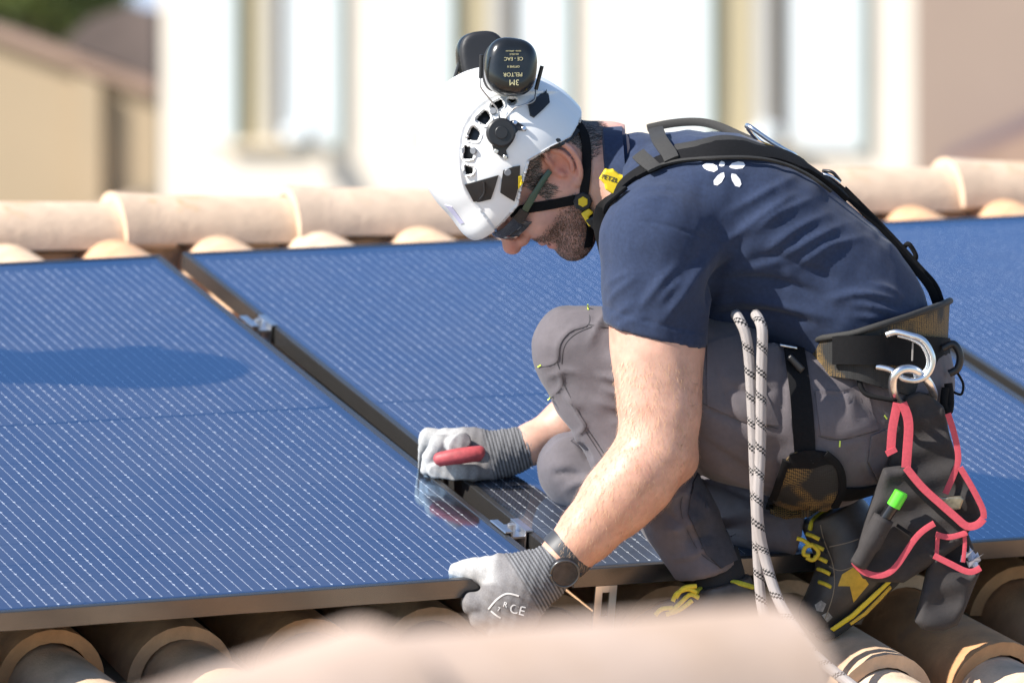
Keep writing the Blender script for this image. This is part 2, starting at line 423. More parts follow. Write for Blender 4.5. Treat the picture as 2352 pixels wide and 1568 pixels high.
for (x, y, r_, z_) in ((690, 308, 34, 57), (1765, 315, 34, 55)):
    c_ = at(x, y, .3); V = []; F = []
    bm = bmesh.new(); bmesh.ops.create_icosphere(bm, subdivisions=3, radius=r_/FPX*z_)
    for v in bm.verts: v.co = Vector(c_)+v.co*(1+.25*math.sin(5*v.co.x*8+3*v.co.z*9))
    me = bpy.data.meshes.new('flower_box'); bm.to_mesh(me); bm.free(); me.materials.append(M['shutter'])
    tag(link(bpy.data.objects.new('flower_bush', me)), 'white blossoming pot on the sill of the %s window' % ('left' if x < 1000 else 'right'), 'plant', 'white pots on the window sills')
# ochre house at left
M['ochre'] = mat('ochre render', (.36, .275, .178), .9, noise=.06, nscale=.6)
M['brown_roof'] = mat('old brown roof tiles', (.10, .075, .066), .9, noise=.35, nscale=1.5)
M['eave'] = mat('eave tiles', (.30, .20, .15), .9, noise=.2, nscale=3)
at2, n2 = wallplane(-120, 40.2, 420, 39.8)
HO = empty('ochre_house', tuple(at2(150, 900)*np.array([1, 1, 0])), 'ochre rendered house with brown tiled roof at left', 'house')
slab('wall', M['ochre'], HO, at2, n2, [(-160, 30), (366, 222), (366, 1600), (-160, 1600)], -.05, 0)
slab('pilaster', M['ochre'], HO, at2, n2, [(188, 165), (245, 190), (245, 1600), (188, 1600)], 0, .12)
slab('eave', M['eave'], HO, at2, n2, [(-160, 6), (366, 187), (366, 219), (-160, 28)], -.05, .10)
slab('roof_slope', M['brown_roof'], HO, at2, n2, [(150, 98), (215, 40), (290, 15), (366, 25), (366, 186)], -.05, .08)
slab('hip', M['ridge'], HO, at2, n2, [(225, 480), (374, 425), (374, 500), (225, 500)], .2, .6)
at3, n3 = wallplane(1990, 46.2, 2500, 45.8)
HR = empty('brown_house', tuple(at3(2300, 900)*np.array([1, 1, 0])), 'brown pink house wall at the right edge', 'house')
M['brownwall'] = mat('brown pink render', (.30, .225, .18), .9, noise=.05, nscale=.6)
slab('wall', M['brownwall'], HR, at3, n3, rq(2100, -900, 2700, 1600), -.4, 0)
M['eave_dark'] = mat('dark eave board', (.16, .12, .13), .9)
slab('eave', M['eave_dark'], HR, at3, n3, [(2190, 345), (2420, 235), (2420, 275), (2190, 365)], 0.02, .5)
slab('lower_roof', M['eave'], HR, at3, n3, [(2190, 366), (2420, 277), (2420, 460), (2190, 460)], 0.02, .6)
at4, n4 = wallplane(200, 80, 500, 80)
HP = empty('pale_house', tuple(at4(330, 900)*np.array([1, 1, 0])), 'pale blue house wall far behind the ochre house', 'house')
slab('wall', mat('pale blue render', (.55, .64, .80), .9), HP, at4, n4, rq(270, -300, 470, 400), -.4, 0)

# leafy tree at top left: trunk, limbs and leaf-sized faces in clumps
def tree(name, label, cpx, cpy, y, rx, rz, n=5200):
    c = P(cpx, cpy, y); root = empty(name, (c[0], c[1], 0), label, 'tree')
    V, F = tube_vf([(c[0], c[1], 0), (c[0]+.1, c[1], c[2]*.5), (c[0], c[1], c[2])], [.22, .16, .08], 8)
    mb = MB().add(V, F)
    for k in range(6):
        a = k*1.05; e = c+np.array([math.cos(a)*rx*.6, math.sin(a)*rx*.6, rz*(.2+.1*k)-.3*rz])
        mb.add(*tube_vf([(c[0], c[1], c[2]*.6), (c+e)/2-[0, 0, .2], e], [.09, .06, .02], 6))
    mb.build('trunk', mat('bark', (.12, .09, .06), .9), root)
    V = []; F = []
    cl = RNG.normal(size=(46, 3)); cl /= np.linalg.norm(cl, axis=1)[:, None]; cl *= RNG.uniform(.35, 1., (46, 1))
    for i in range(n):
        q = cl[i % 46]+RNG.normal(size=3)*.17; p = c+q*np.array([rx, rx, rz])
        d1 = nrm(RNG.normal(size=3)); d2 = nrm(np.cross(d1, RNG.normal(size=3))); L = RNG.uniform(.05, .11)
        o = len(V); V += [p, p+d1*L*.5+d2*L*.3, p+d1*L, p+d1*L*.5-d2*L*.3]; F.append((o, o+1, o+2, o+3))
    o = mesh('crown', V, F, M['leaf'], root)
M['leaf'] = mat('leaf', (.10, .14, .03), .6, noise=.5, nscale=2.5, var2=(.14, .17, .04))
tree('leafy_tree', 'green leafy tree above the ochre house roof', 50, -50, 46, .62, .60, 7000)
tree('leafy_tree', 'small green tree right of the ochre house roof top', 190, -30, 50, .45, .45, 4000)

# ------------------------------------------------------------------ implicit surfaces: smooth unions of tapered limbs, meshed with surface nets
class Field:
    def __init__(s, lo, hi, vox):
        s.lo = np.array(lo, float); s.vox = vox
        s.n = np.ceil((np.array(hi)-s.lo)/vox).astype(int)+1
        s.D = np.full(s.n, .08, np.float32)
    def sub(s, lo, hi):
        a = np.clip(np.floor((np.asarray(lo)-s.lo)/s.vox).astype(int), 0, s.n-1)
        b = np.clip(np.ceil((np.asarray(hi)-s.lo)/s.vox).astype(int)+1, 1, s.n)
        sl = tuple(slice(x, max(y, x+1)) for x, y in zip(a, b))
        ax = [(s.lo[i]+s.vox*np.arange(sl[i].start, sl[i].stop)).astype(np.float32) for i in range(3)]
        return sl, np.meshgrid(*ax, indexing='ij')
    def put(s, sl, d, k, cut=False):
        D = s.D[sl]
        if cut:
            d = -d; h = np.clip(.5-.5*(d-D)/k, 0, 1) if k else None
            s.D[sl] = np.maximum(D, d) if not k else (D*h+d*(1-h))+k*h*(1-h)
        else:
            h = np.clip(.5+.5*(d-D)/k, 0, 1) if k else None
            s.D[sl] = np.minimum(D, d) if not k else (d*(1-h)+D*h)-k*h*(1-h)
    def cone(s, a, b, r1, r2, k=.02, cut=False):
        a, b = np.asarray(a, float), np.asarray(b, float); m = max(r1, r2)+k+.03
        sl, (X, Y, Z) = s.sub(np.minimum(a, b)-m, np.maximum(a, b)+m)
        ba = b-a; L2 = max(ba@ba, 1e-12)
        t = np.clip(((X-a[0])*ba[0]+(Y-a[1])*ba[1]+(Z-a[2])*ba[2])/L2, 0, 1)
        d = np.sqrt((X-a[0]-t*ba[0])**2+(Y-a[1]-t*ba[1])**2+(Z-a[2]-t*ba[2])**2)-(r1+(r2-r1)*t)
        s.put(sl, d, k, cut); return s
    def chain(s, pts, k=.02, cut=False):
        for (a, ra), (b, rb) in zip(pts[:-1], pts[1:]): s.cone(a, b, ra, rb, k, cut)
        return s
    def ell(s, c, r, B=np.eye(3), k=.02, cut=False):
        c = np.asarray(c, float); r = np.asarray(r, float); m = r.max()+k+.03
        sl, (X, Y, Z) = s.sub(c-m, c+m)
        q = [(B[i][0]*(X-c[0])+B[i][1]*(Y-c[1])+B[i][2]*(Z-c[2])) for i in range(3)]
        k0 = np.sqrt(sum((q[i]/r[i])**2 for i in range(3))); k1 = np.sqrt(sum((q[i]/r[i]**2)**2 for i in range(3)))+1e-9
        s.put(sl, k0*(k0-1)/k1, k, cut); return s
    def half(s, p, n, k=.0):
        """remove what lies on the +n side of the plane through p"""
        n = nrm(n); sl, (X, Y, Z) = s.sub(s.lo, s.lo+s.n*s.vox)
        d = (X-p[0])*n[0]+(Y-p[1])*n[1]+(Z-p[2])*n[2]
        s.put(sl, -d, k, True); return s
    def slab(s, poly, u, v, c, th, r=.004, k=.0, cut=False, bend=None):
        """polygon (in coordinates along u,v from c) extruded +-th along u x v, rounded by r"""
        u, v = nrm(u), nrm(v); w_ = np.cross(u, v); c = np.asarray(c, float)
        poly = np.asarray(poly, float); m = np.abs(poly).max()*1.5+th+k+.02
        sl, (X, Y, Z) = s.sub(c-m, c+m)
        a = (X-c[0])*u[0]+(Y-c[1])*u[1]+(Z-c[2])*u[2]; b = (X-c[0])*v[0]+(Y-c[1])*v[1]+(Z-c[2])*v[2]
        h = (X-c[0])*w_[0]+(Y-c[1])*w_[1]+(Z-c[2])*w_[2]
        if bend is not None: h = h-bend(a, b)
        d = np.full(a.shape, 1e9, np.float32); sg = np.ones(a.shape, np.float32); N = len(poly)
        for i in range(N):
            p, q = poly[i], poly[i-1]; e = q-p; wa, wb = a-p[0], b-p[1]
            t = np.clip((wa*e[0]+wb*e[1])/(e@e), 0, 1); d = np.minimum(d, (wa-e[0]*t)**2+(wb-e[1]*t)**2)
            c1, c2, c3 = b >= p[1], b < q[1], e[0]*wb > e[1]*wa
            fl = (c1 & c2 & c3) | (~c1 & ~c2 & ~c3); sg[fl] *= -1
        d = np.sqrt(d)*sg+r; hh = np.abs(h)-th+r
        dd = np.sqrt(np.maximum(d, 0)**2+np.maximum(hh, 0)**2)+np.minimum(np.maximum(d, hh), 0)-r
        s.put(sl, dd, k, cut); return s
    def net(s):
        D = s.D; D[0] = D[-1] = .05; D[:, 0] = D[:, -1] = .05; D[:, :, 0] = D[:, :, -1] = .05
        ins = D < 0; c = np.zeros(np.array(D.shape)-1, np.int8)
        offs = [(i, j, k) for i in (0, 1) for j in (0, 1) for k in (0, 1)]
        n0, n1, n2 = c.shape
        for i, j, k in offs: c += ins[i:i+n0, j:j+n1, k:k+n2]
        act = (c > 0) & (c < 8); I = np.argwhere(act); idx = np.full(c.shape, -1, np.int64); idx[act] = np.arange(len(I))
        acc = np.zeros((len(I), 3)); cnt = np.zeros(len(I))
        for a in offs:
            for ax in range(3):
                if a[ax]: continue
                b = list(a); b[ax] = 1
                da = D[I[:, 0]+a[0], I[:, 1]+a[1], I[:, 2]+a[2]]; db = D[I[:, 0]+b[0], I[:, 1]+b[1], I[:, 2]+b[2]]
                m = (da < 0) != (db < 0); t = np.where(m, da/np.where(m, da-db, 1), 0)
                pt = np.tile(np.array(a, float), (len(I), 1)); pt[:, ax] += t
                acc[m] += pt[m]; cnt[m] += 1
        V = s.lo+(I+acc/cnt[:, None])*s.vox; F = []
        for ax in range(3):
            o1, o2 = (ax+1) % 3, (ax+2) % 3
            sa = [slice(1, -1)]*3; sa[ax] = slice(0, -1); sb = list(sa); sb[ax] = slice(1, None)
            A, B = ins[tuple(sa)], ins[tuple(sb)]
            for flip in (0, 1):
                E = np.argwhere((A & ~B) if not flip else (~A & B))
                if not len(E): continue
                st = np.ones(3, int); st[ax] = 0; E = E+st
                q = []
                for d1, d2 in ((-1, -1), (0, -1), (0, 0), (-1, 0)):
                    e = E.copy(); e[:, o1] += d1; e[:, o2] += d2; q.append(idx[e[:, 0], e[:, 1], e[:, 2]])
                q = np.stack(q if not flip else q[::-1], 1); F.append(q[(q >= 0).all(1)])
        return V, np.concatenate(F)
def vnormals(V, F):
    N = np.zeros_like(V); a, b, c, d = (V[F[:, i]] for i in range(4)); fn = np.cross(c-a, d-b)
    for i in range(4): np.add.at(N, F[:, i], fn)
    return N/(np.linalg.norm(N, axis=1)[:, None]+1e-12)
def relax(V, F, it=2, lam=.5):
    for _ in range(it):
        A = np.zeros_like(V); c = np.zeros(len(V))
        for i in range(4):
            for j in (1, 3): np.add.at(A, F[:, i], V[F[:, (i+j) % 4]]); np.add.at(c, F[:, i], 1)
        V = V+lam*(A/np.maximum(c, 1)[:, None]-V)
    return V
def seg_dist(Q, line):
    """distance in px from points Q to a polyline, and the position along it"""
    line = np.asarray(line, float); best = np.full(len(Q), 1e9); pos = np.zeros(len(Q)); side = np.zeros(len(Q))
    Ls = np.linalg.norm(np.diff(line, axis=0), axis=1); tot = Ls.sum(); cum = 0
    for i in range(len(line)-1):
        e = line[i+1]-line[i]; w_ = Q-line[i]; t = np.clip((w_@e)/(e@e), 0, 1); r = w_-t[:, None]*e; d = np.hypot(r[:, 0], r[:, 1])
        m = d < best; best[m] = d[m]; pos[m] = (cum+t[m]*Ls[i])/tot; side[m] = (e[0]*r[m, 1]-e[1]*r[m, 0]); cum += Ls[i]
    return best, pos, side
def folds(V, N, lines, ymax=None, face=.0):
    """raise (or sink) soft cloth folds along lines drawn on the camera side; lines: (pts, width px, height mm)"""
    Q = proj(V); H = np.zeros(len(V)); wgt = np.clip((-N[:, 1]-face)/.3, 0, 1)
    for pts, wd, ht in lines:
        L = smooth_path(pts, 6); d, pos, side = seg_dist(Q, L)
        end = np.sin(math.pi*np.clip(pos, .02, .98))**.8
        sharp = np.where(side > 0, 1.25, .8)
        H += ht*.0010*np.exp(-(d/(wd*1.05*sharp))**1.45)*end
    if ymax is not None: wgt = wgt*(V[:, 1] < ymax)
    return V+N*(H*wgt)[:, None]
def ripple(V, N, amp, fr, seed=0):
    rng = np.random.default_rng(seed); H = np.zeros(len(V))
    for k in range(14):
        d = nrm(rng.normal(size=3)); f_ = fr*rng.uniform(.5, 2.2); H += np.sin(V @ d*f_+rng.uniform(0, 6)+1.5*np.sin(V @ nrm(rng.normal(size=3))*f_*.6))/(f_/fr)**.8
    return V+N*(amp*H/3)[:, None]
def body_mesh(name, V, F, m, parent, attr=None, it=2):
    o = mesh(name, V, F, m, parent, True)
    if attr is not None:
        ca = o.data.color_attributes.new('tint', 'FLOAT_COLOR', 'POINT')
        ca.data.foreach_set('color', np.concatenate([attr, np.ones((len(attr), 1))], 1).astype(np.float32).ravel())
    return o
def bvh_of(*objs):
    V = []; F = []
    for o in objs:
        k = len(V); mw = Matrix.Translation(Vector(woff(o)))
        V += [mw @ v.co for v in o.data.vertices]; F += [tuple(i+k for i in p.vertices) for p in o.data.polygons]
    return BVHTree.FromPolygons(V, F)
CAMP = Vector((0, 0, CAMZ))
def J(px, py, y, r): return (P(px, py, y), r/S)

# ------------------------------------------------------------------ the worker
YM = 9.47
person = empty('person', tuple(P(1650, 1420, 9.36)), 'worker in navy polo and grey trousers crouching over the panel gap', 'person')
# head frame: U up, Fw facing, Lf his left (towards the camera)
HU = np.array([-.87, 0, .49]); HF = np.array([-.49, 0, -.87])
HL = nrm(np.array([.26, -.96, .03])); HU = nrm(HU-HL*(HU@HL)); HF = nrm(np.cross(HL, HU))
if HF[2] > 0: HF = -HF
HE = P(1252, 391, 9.475)
def H(f, l, u): return HE+HF*f+HL*l+HU*u
HB3 = np.stack([HF, HL, HU])
def to_head(V): return (V-HE) @ HB3.T

# ---- skin: one continuous body (head, neck, trunk core, arms, hands core)
ARM_N = [J(1512, 560, 9.285, 100), J(1508, 700, 9.275, 100), J(1510, 800, 9.265, 99), J(1514, 900, 9.25, 88), J(1516, 965, 9.235, 80), J(1508, 1035, 9.225, 82)]
FORE_N = [J(1503, 1040, 9.225, 84), J(1462, 1100, 9.215, 84), J(1415, 1150, 9.205, 79), J(1350, 1222, 9.195, 63), J(1298, 1276, 9.19, 50), J(1265, 1305, 9.188, 47)]
ARM_F = [J(1520, 560, 9.66, 95), J(1500, 720, 9.72, 88), J(1480, 860, 9.76, 72), J(1400, 910, 9.75, 70), J(1310, 965, 9.72, 56), J(1215, 1022, 9.70, 44), J(1150, 1045, 9.695, 40)]
def build_body():
    lo = np.array([P(930, 100, 9.4)[0], 9.08, P(1400, 1440, 9.2)[2]]); hi = np.array([P(2180, 100, 9.4)[0], 9.86, P(1300, 120, 9.4)[2]])
    f = Field(lo, hi, .005)
    for dy in (-.075, .075):
        f.chain([J(1560, 500, YM+dy, 150), J(1750, 580, YM+dy, 165), J(1950, 720, YM+dy, 150), J(2030, 880, YM+dy, 140)], .04)
    f.chain([J(1530, 500, YM, 130), J(1455, 430, YM, 95), J(1400, 412, YM+.003, 84), J(1330, 410, YM+.004, 84)], .05)
    f.chain(ARM_N, .03); f.chain(FORE_N, .02); f.chain(ARM_F, .02)
    f.cone(*[q for q in (P(1560, 1058, 9.25), P(1520, 1000, 9.25))], .026, .03, .03)          # elbow
    f.cone(P(1455, 1090, 9.19), P(1390, 1160, 9.19), .030, .022, .03)                          # forearm muscle
    f.cone(P(1478, 830, 9.235), P(1486, 915, 9.215), .030, .024, .03)                            # biceps
    for yy in (9.37, 9.58): f.chain([J(2000, 920, yy, 120), J(1700, 900, yy, 110)], .03)       # hips inside the trousers
    f.half(P(1800, 1000, 9.4), (0, 0, -1)) if False else None
    V, F = f.net()
    # finer head replaces the coarse head region
    return V, F
hlo = np.array([P(1080, 0, 9.47)[0], HE[1]-.125, P(1300, 640, 9.47)[2]]); hhi = np.array([P(1440, 0, 9.47)[0], HE[1]+.125, P(1300, 180, 9.47)[2]])
def head_prims(f):
    f.ell(H(-.005, 0, .045), (.097, .074, .092), HB3, .03)
    f.ell(H(.048, 0, -.008), (.056, .060, .080), HB3, .03)
    for s in (-1, 1):
        f.chain([(H(.012, s*.054, -.030), .020), (H(.030, s*.050, -.060), .020), (H(.064, s*.027, -.092), .019), (H(.076, 0, -.098), .018)], .025)
        f.ell(H(.068, s*.040, -.016), (.028, .020, .026), HB3, .02)              # cheek
        f.cone(H(.093, s*.012, .034), H(.080, s*.045, .034), .013, .013, .016)    # brow
        f.ell(H(.099, s*.031, .014), (.013, .014, .010), HB3, .01, cut=True)      # eye socket
        f.ell(H(.087, s*.031, .013), (.013, .014, .012), HB3, .006)               # eyeball/lid
        f.ell(H(.110, s*.0125, -.021), (.011, .0085, .009), HB3, .006)            # nostril wing
        f.cone(H(-.055, s*.035, -.02), H(-.052, s*.04, -.09), .033, .036, .03)
    f.chain([(H(.096, 0, .032), .010), (H(.112, 0, .008), .0092), (H(.1285, 0, -.011), .0098), (H(.127, 0, -.016), .0100)], .012)
    f.ell(H(.082, 0, -.052), (.017, .030, .026), HB3, .015)                       # muzzle
    f.ell(H(.097, 0, -.0525), (.0075, .020, .0055), HB3, .004)                     # upper lip
    f.ell(H(.093, 0, -.067), (.0085, .018, .0060), HB3, .004)                     # lower lip
    f.ell(H(.102, 0, -.0595), (.012, .019, .0030), HB3, .003, cut=True)            # parted lips
    f.ell(H(.078, 0, -.094), (.018, .024, .016), HB3, .02)                        # chin
    for s in (-1, 1): f.ell(H(.119, s*.0075, -.0285), (.006, .004, .004), HB3, .003, cut=True)
    f.chain([(H(-.010, 0, -.02), .066), (H(-.055, 0, -.085), .062), (P(1400, 412, YM+.003), .056), (P(1450, 430, YM), .06)], .03)
    for s in (-1, 1):
        f.cone(H(.0, s*.05, -.05), P(1420, 470, YM-s*.03), .016, .018, .02)       # neck muscle
    # near and far ears: rim, inner fold, lobe, hollow
    for s in (-1, 1):
        def e(a, b, o): return H(-.016+1.2*a-.30*b, s*(.071+1.3*o), .002+1.2*b)
        f.ell(e(0, 0, .002), (.020, .009, .034), HB3, .006)
        f.ell(e(.002, -.002, .012), (.0145, .010, .025), HB3, .003, cut=True)
        rim = [e(.012, .012, .006), e(.011, .026, .010), e(.002, .033, .013), e(-.011, .028, .015), e(-.018, .012, .016), e(-.018, -.006, .015), e(-.012, -.020, .012), e(-.003, -.029, .008)]
        f.chain([(q, .0042) for q in smooth_path(rim, 3)], .003)
        f.chain([(q, .0033) for q in smooth_path([e(-.002, .022, .008), e(-.009, .010, .010), e(-.009, -.006, .010), e(-.002, -.015, .009)], 3)], .003)
        f.ell(e(.003, -.029, .006), (.0085, .005, .0085), HB3, .004)
        f.ell(e(.011, -.006, .006), (.005, .005, .007), HB3, .004)
def build_head():
    f = Field(hlo, hhi, .0022); head_prims(f); return f.net()
Vb, Fb = build_body(); Vh, Fh = build_head()
Vh = relax(Vh, Fh, 1, .4)
# join head and body in one mesh: the two surfaces overlap inside the collar
loc = to_head(Vh)
def skin_tint(V, head):
    T = np.tile(np.array([.58, .30, .21]), (len(V), 1))
    return T
def head_tint(L):
    T = np.tile(np.array([.62, .35, .28]), (len(L), 1)); f_, l_, u_ = L[:, 0], np.abs(L[:, 1]), L[:, 2]  # lighter skin colour makes up for the shade on the face
    def blend(w_, c): 
        nonlocal T
        w_ = np.clip(w_, 0, 1)[:, None]; T = T*(1-w_)+np.array(c)*w_
    blend(1-np.hypot((f_-.13)/.028, (u_+.012)/.022), (.62, .24, .17))                          # nose
    blend(.8*(1-np.hypot((f_+.01)/.04, (u_-.004)/.045))*(l_ > .07), (.62, .22, .15))          # ear
    jaw = np.clip((-.030-u_+.0*f_)/.014, 0, 1)*np.clip((f_-.012)/.012, 0, 1)*np.clip((.062+.62*f_-(-u_)*.25)/.03, 0, 1)
    must = np.clip(1-np.abs(u_+.041)/.010, 0, 1)*(f_ > .078)*(l_ < .034)
    neckm = np.clip((-.122-u_)/.01, 0, 1)
    beard = np.clip(np.maximum(jaw*(1-neckm), must*1.3), 0, 1)
    lips = np.clip(1.4-np.hypot((u_+.060)/.013, l_/.021), 0, 1)*(f_ > .090)
    beard = beard*(1-np.clip(lips*2, 0, 1))
    blend(beard*.5, (.17, .085, .055)); blend(lips*.9, (.52, .17, .14))
    blend(((f_ > .088) & (np.abs(u_+.0595) < .0032) & (l_ < .015))*1., (.12, .03, .03))
    return T, beard
Th, BEARD = head_tint(loc)
M['skin'] = mat('skin', (.55, .28, .2), .5, spec=.4, attr='tint', noise=.15, nscale=38, bump=.25, bscale=240, bdist=.0012, col2=(.50, .22, .16), c2scale=16, c2lo=.52, c2hi=.9)
sb = M['skin'].node_tree.nodes['Principled BSDF']
sb.inputs['Subsurface Weight'].default_value = .18; sb.inputs['Subsurface Radius'].default_value = (1., .35, .2); sb.inputs['Subsurface Scale'].default_value = .008
Vb = relax(Vb, Fb, 2, .5)
hd = to_head(Vb)
keep = ~((hd[:, 2] > -.075) & (np.linalg.norm(hd, axis=1) < .2))
Tb = np.tile(np.array([.54, .315, .235]), (len(Vb), 1))
Qb = proj(Vb); fw = np.clip((Qb[:, 1]-1000)/200, 0, 1)[:, None]; Tb = Tb*(1-fw*.5)+np.array([.53, .265, .17])*fw*.5
Vall = np.concatenate([Vb, Vh]); Fall = np.concatenate([Fb, Fh+len(Vb)]); Tall = np.concatenate([Tb, Th])
bodyo = body_mesh('body', Vall, Fall, M['skin'], person, Tall)
HEADV, HEADF = Vh, Fh

# ---- polo shirt
M['shirt'] = mat('navy cotton', (.022, .034, .073), .85, spec=.2, noise=.16, nscale=160, bump=.5, bscale=600, bdist=.0007, sheen=.12)
f = Field([P(1340, 0, 9.4)[0], 9.10, P(1500, 850, 9.3)[2]], [P(2170, 0, 9.5)[0], 9.86, P(1500, 270, 9.7)[2]], .0036)
for dy in (-.085, .085):
    f.chain([J(1525, 478, YM+dy*.9, 128), J(1640, 478, YM+dy, 160), J(1765, 552, YM+dy, 166), J(1888, 648, YM+dy, 150), J(1962, 728, YM+dy, 146), J(1985, 800, YM+dy, 146)], .06)
f.chain([J(1468, 402, YM, 98), J(1545, 425, YM, 130)], .04)
f.ell(P(1560, 620, YM), (.12, .15, .10), k=.06); f.ell(P(1760, 700, YM), (.15, .15, .075), k=.05)
f.chain([J(1570, 480, 9.36, 118), J(1512, 560, 9.29, 130)], .05)
f.chain([J(1515, 545, 9.285, 128), J(1508, 660, 9.275, 120), J(1506, 840, 9.265, 116)], .018)
f.chain([J(1570, 470, 9.60, 118), J(1520, 560, 9.66, 125), J(1505, 700, 9.70, 115)], .03)
hp = P(1508, 768, 9.27); hn = nrm(np.array([-.255*-1*-1, 0, -1.0])); hn = nrm(P(1490, 860, 9.27)-P(1512, 768, 9.27)); hn = nrm(np.array([-.243, 0, -.97]))
# hem: cut the sleeve by its plane, only around the arm
sl, (X, Y, Z) = f.sub([P(1350, 0, 9.2)[0], 9.10, f.lo[2]], [P(1625, 0, 9.2)[0], 9.42, P(1500, 690, 9.3)[2]])
d_ = (X-hp[0])*hn[0]+(Z-hp[2])*hn[2]; f.D[sl] = np.maximum(f.D[sl], d_.astype(np.float32))
sl, (X, Y, Z) = f.sub([f.lo[0], f.lo[1], P(1400, 560, YM)[2]], f.lo+f.n*f.vox); q_ = P(1424, 410, YM)
f.D[sl] = np.maximum(f.D[sl], (-(X-q_[0])+.13*(Z-q_[2])-np.maximum(0, -(Z-q_[2])-.008)*2.0).astype(np.float32))
Vs, Fs = f.net(); Vs = relax(Vs, Fs, 2, .5); Ns = vnormals(Vs, Fs)
SF = [([(1665, 492), (1749, 447), (1830, 402)], 11, 6), ([(1650, 566), (1707, 527), (1752, 494), (1840, 436)], 12, 8), ([(1720, 540), (1785, 493), (1870, 452)], 10, 6),
      ([(1755, 578), (1827, 526), (1905, 488)], 10, 6), ([(1770, 608), (1857, 553), (1945, 512)], 11, 7), ([(1820, 622), (1902, 566), (1985, 545)], 10, 6), ([(1700, 625), (1790, 600), (1900, 610)], 12, 4),
      ([(1500, 760), (1557, 688), (1602, 621), (1664, 563)], 17, 9), ([(1462, 715), (1490, 680), (1521, 641), (1556, 603)], 10, 6), ([(1512, 700), (1535, 668), (1570, 636)], 9, 5),
      ([(1385, 662), (1416, 638), (1465, 622)], 9, 4), ([(1387, 705), (1420, 668), (1470, 630)], 9, 5), ([(1395, 740), (1430, 712), (1462, 690)], 9, 4), ([(1400, 765), (1450, 735), (1490, 725)], 8, 3),
      ([(1948, 696), (1988, 701), (2032, 712), (2090, 726)], 9, 8), ([(1900, 690), (1954, 675), (2002, 676), (2072, 695)], 10, 9), ([(1995, 652), (2038, 661), (2078, 688)], 9, 6),
      ([(1955, 724), (1992, 727), (2040, 735)], 7, 5), ([(1640, 650), (1720, 640), (1820, 655), (1900, 690)], 15, -8), ([(1625, 705), (1720, 690), (1830, 710), (1930, 735)], 14, 7),
      ([(1625, 725), (1760, 715), (1880, 745)], 10, -6), ([(1700, 610), (1770, 590), (1860, 615), (1930, 650)], 16, -7), ([(1690, 585), (1650, 640), (1622, 720)], 13, -14),
      ([(1400, 500), (1480, 460), (1560, 450)], 14, 3), ([(1560, 400), (1640, 395), (1720, 400)], 12, 3)]
Vs = folds(Vs, Ns, SF, 9.6); Vs = ripple(Vs, Ns, .0011, 75, 4)
# sleeve hem: a stitched band, slightly raised
Q = proj(Vs); Ns = vnormals(Vs, Fs)
hd_ = ((Vs-hp) @ hn)*S
band = np.clip((hd_+36)/4, 0, 1)* (Q[:, 0] < 1622)*(Q[:, 1] > 690)*(Vs[:, 1] < 9.42); Vs = Vs+Ns*(band*.0012)[:, None]
st = np.exp(-((hd_+36)/3.)**2)*(Q[:, 0] < 1622)*(Q[:, 1] > 690)*(Vs[:, 1] < 9.42); Vs = Vs-Ns*(st*.0014)[:, None]
Vs = relax(Vs, Fs, 1, .3)
Vs = folds(Vs, Ns, [([(1440, 505), (1510, 512), (1560, 525), (1620, 548), (1664, 568), (1668, 600)], 3, -2.2)], 9.6)   # shoulder seam
shirt = body_mesh('polo_shirt', Vs, Fs, M['shirt'], person)

# ---- trousers
M['trouser'] = mat('grey work cloth', (.114, .099, .107), .8, spec=.3, noise=.07, nscale=90, bump=.5, bscale=420, bdist=.0009, sheen=.1, col2=(.085, .075, .082), c2scale=12, c2lo=.45, c2hi=.75)
f = Field([P(1200, 0, 9.3)[0], 9.16, P(1600, 1370, 9.3)[2]], [P(2190, 0, 9.5)[0], 9.80, P(1500, 660, 9.6)[2]], .0048)
NEAR = [J(1325, 800, 9.335, 100), J(1400, 815, 9.34, 118), J(1500, 850, 9.345, 150), J(1700, 925, 9.355, 180), J(1880, 975, 9.365, 186), J(2010, 920, 9.40, 178)]
f.chain(NEAR, .03)
f.chain([J(1990, 900, 9.55, 175), J(2020, 850, 9.47, 165)], .05); f.chain([J(2000, 810, 9.40, 135), J(2000, 810, 9.55, 135)], .05)
f.chain([J(1325, 805, 9.335, 102), J(1375, 900, 9.33, 104), J(1455, 1030, 9.32, 104), J(1560, 1190, 9.305, 86), J(1622, 1300, 9.295, 74), J(1640, 1350, 9.29, 70)], .012)
f.chain([J(1990, 900, 9.57, 165), J(1700, 990, 9.62, 140), J(1322, 1078, 9.605, 88)], .03)
f.chain([J(1326, 1082, 9.60, 90), J(1450, 1140, 9.575, 100), J(1620, 1180, 9.515, 88), J(1760, 1200, 9.46, 74), J(1850, 1215, 9.425, 62), J(1900, 1225, 9.41, 60)], .015)
p_ = P(1628, 1312, 9.295); nn_ = nrm(np.array([.28, 0, -.96]))
sl, (X, Y, Z) = f.sub([P(1480, 0, 9.3)[0], 9.16, f.lo[2]], [P(1740, 0, 9.3)[0], 9.42, P(1500, 1210, 9.3)[2]])
f.D[sl] = np.maximum(f.D[sl], ((X-p_[0])*nn_[0]+(Z-p_[2])*nn_[2]).astype(np.float32))
p2_ = P(1838, 1230, 9.42)
sl, (X, Y, Z) = f.sub([P(1780, 0, 9.4)[0], 9.33, P(1800, 1330, 9.4)[2]], [P(1960, 0, 9.4)[0], 9.52, P(1800, 1165, 9.4)[2]])
f.D[sl] = np.maximum(f.D[sl], ((X-p2_[0])*.97+(Z-p2_[2])*-.2).astype(np.float32))
p3_ = P(1900, 775, 9.40)
sl, (X, Y, Z) = f.sub([P(1760, 0, 9.4)[0], 9.16, P(1800, 900, 9.4)[2]], f.lo+f.n*f.vox)
f.D[sl] = np.maximum(f.D[sl], (Z-p3_[2]).astype(np.float32))
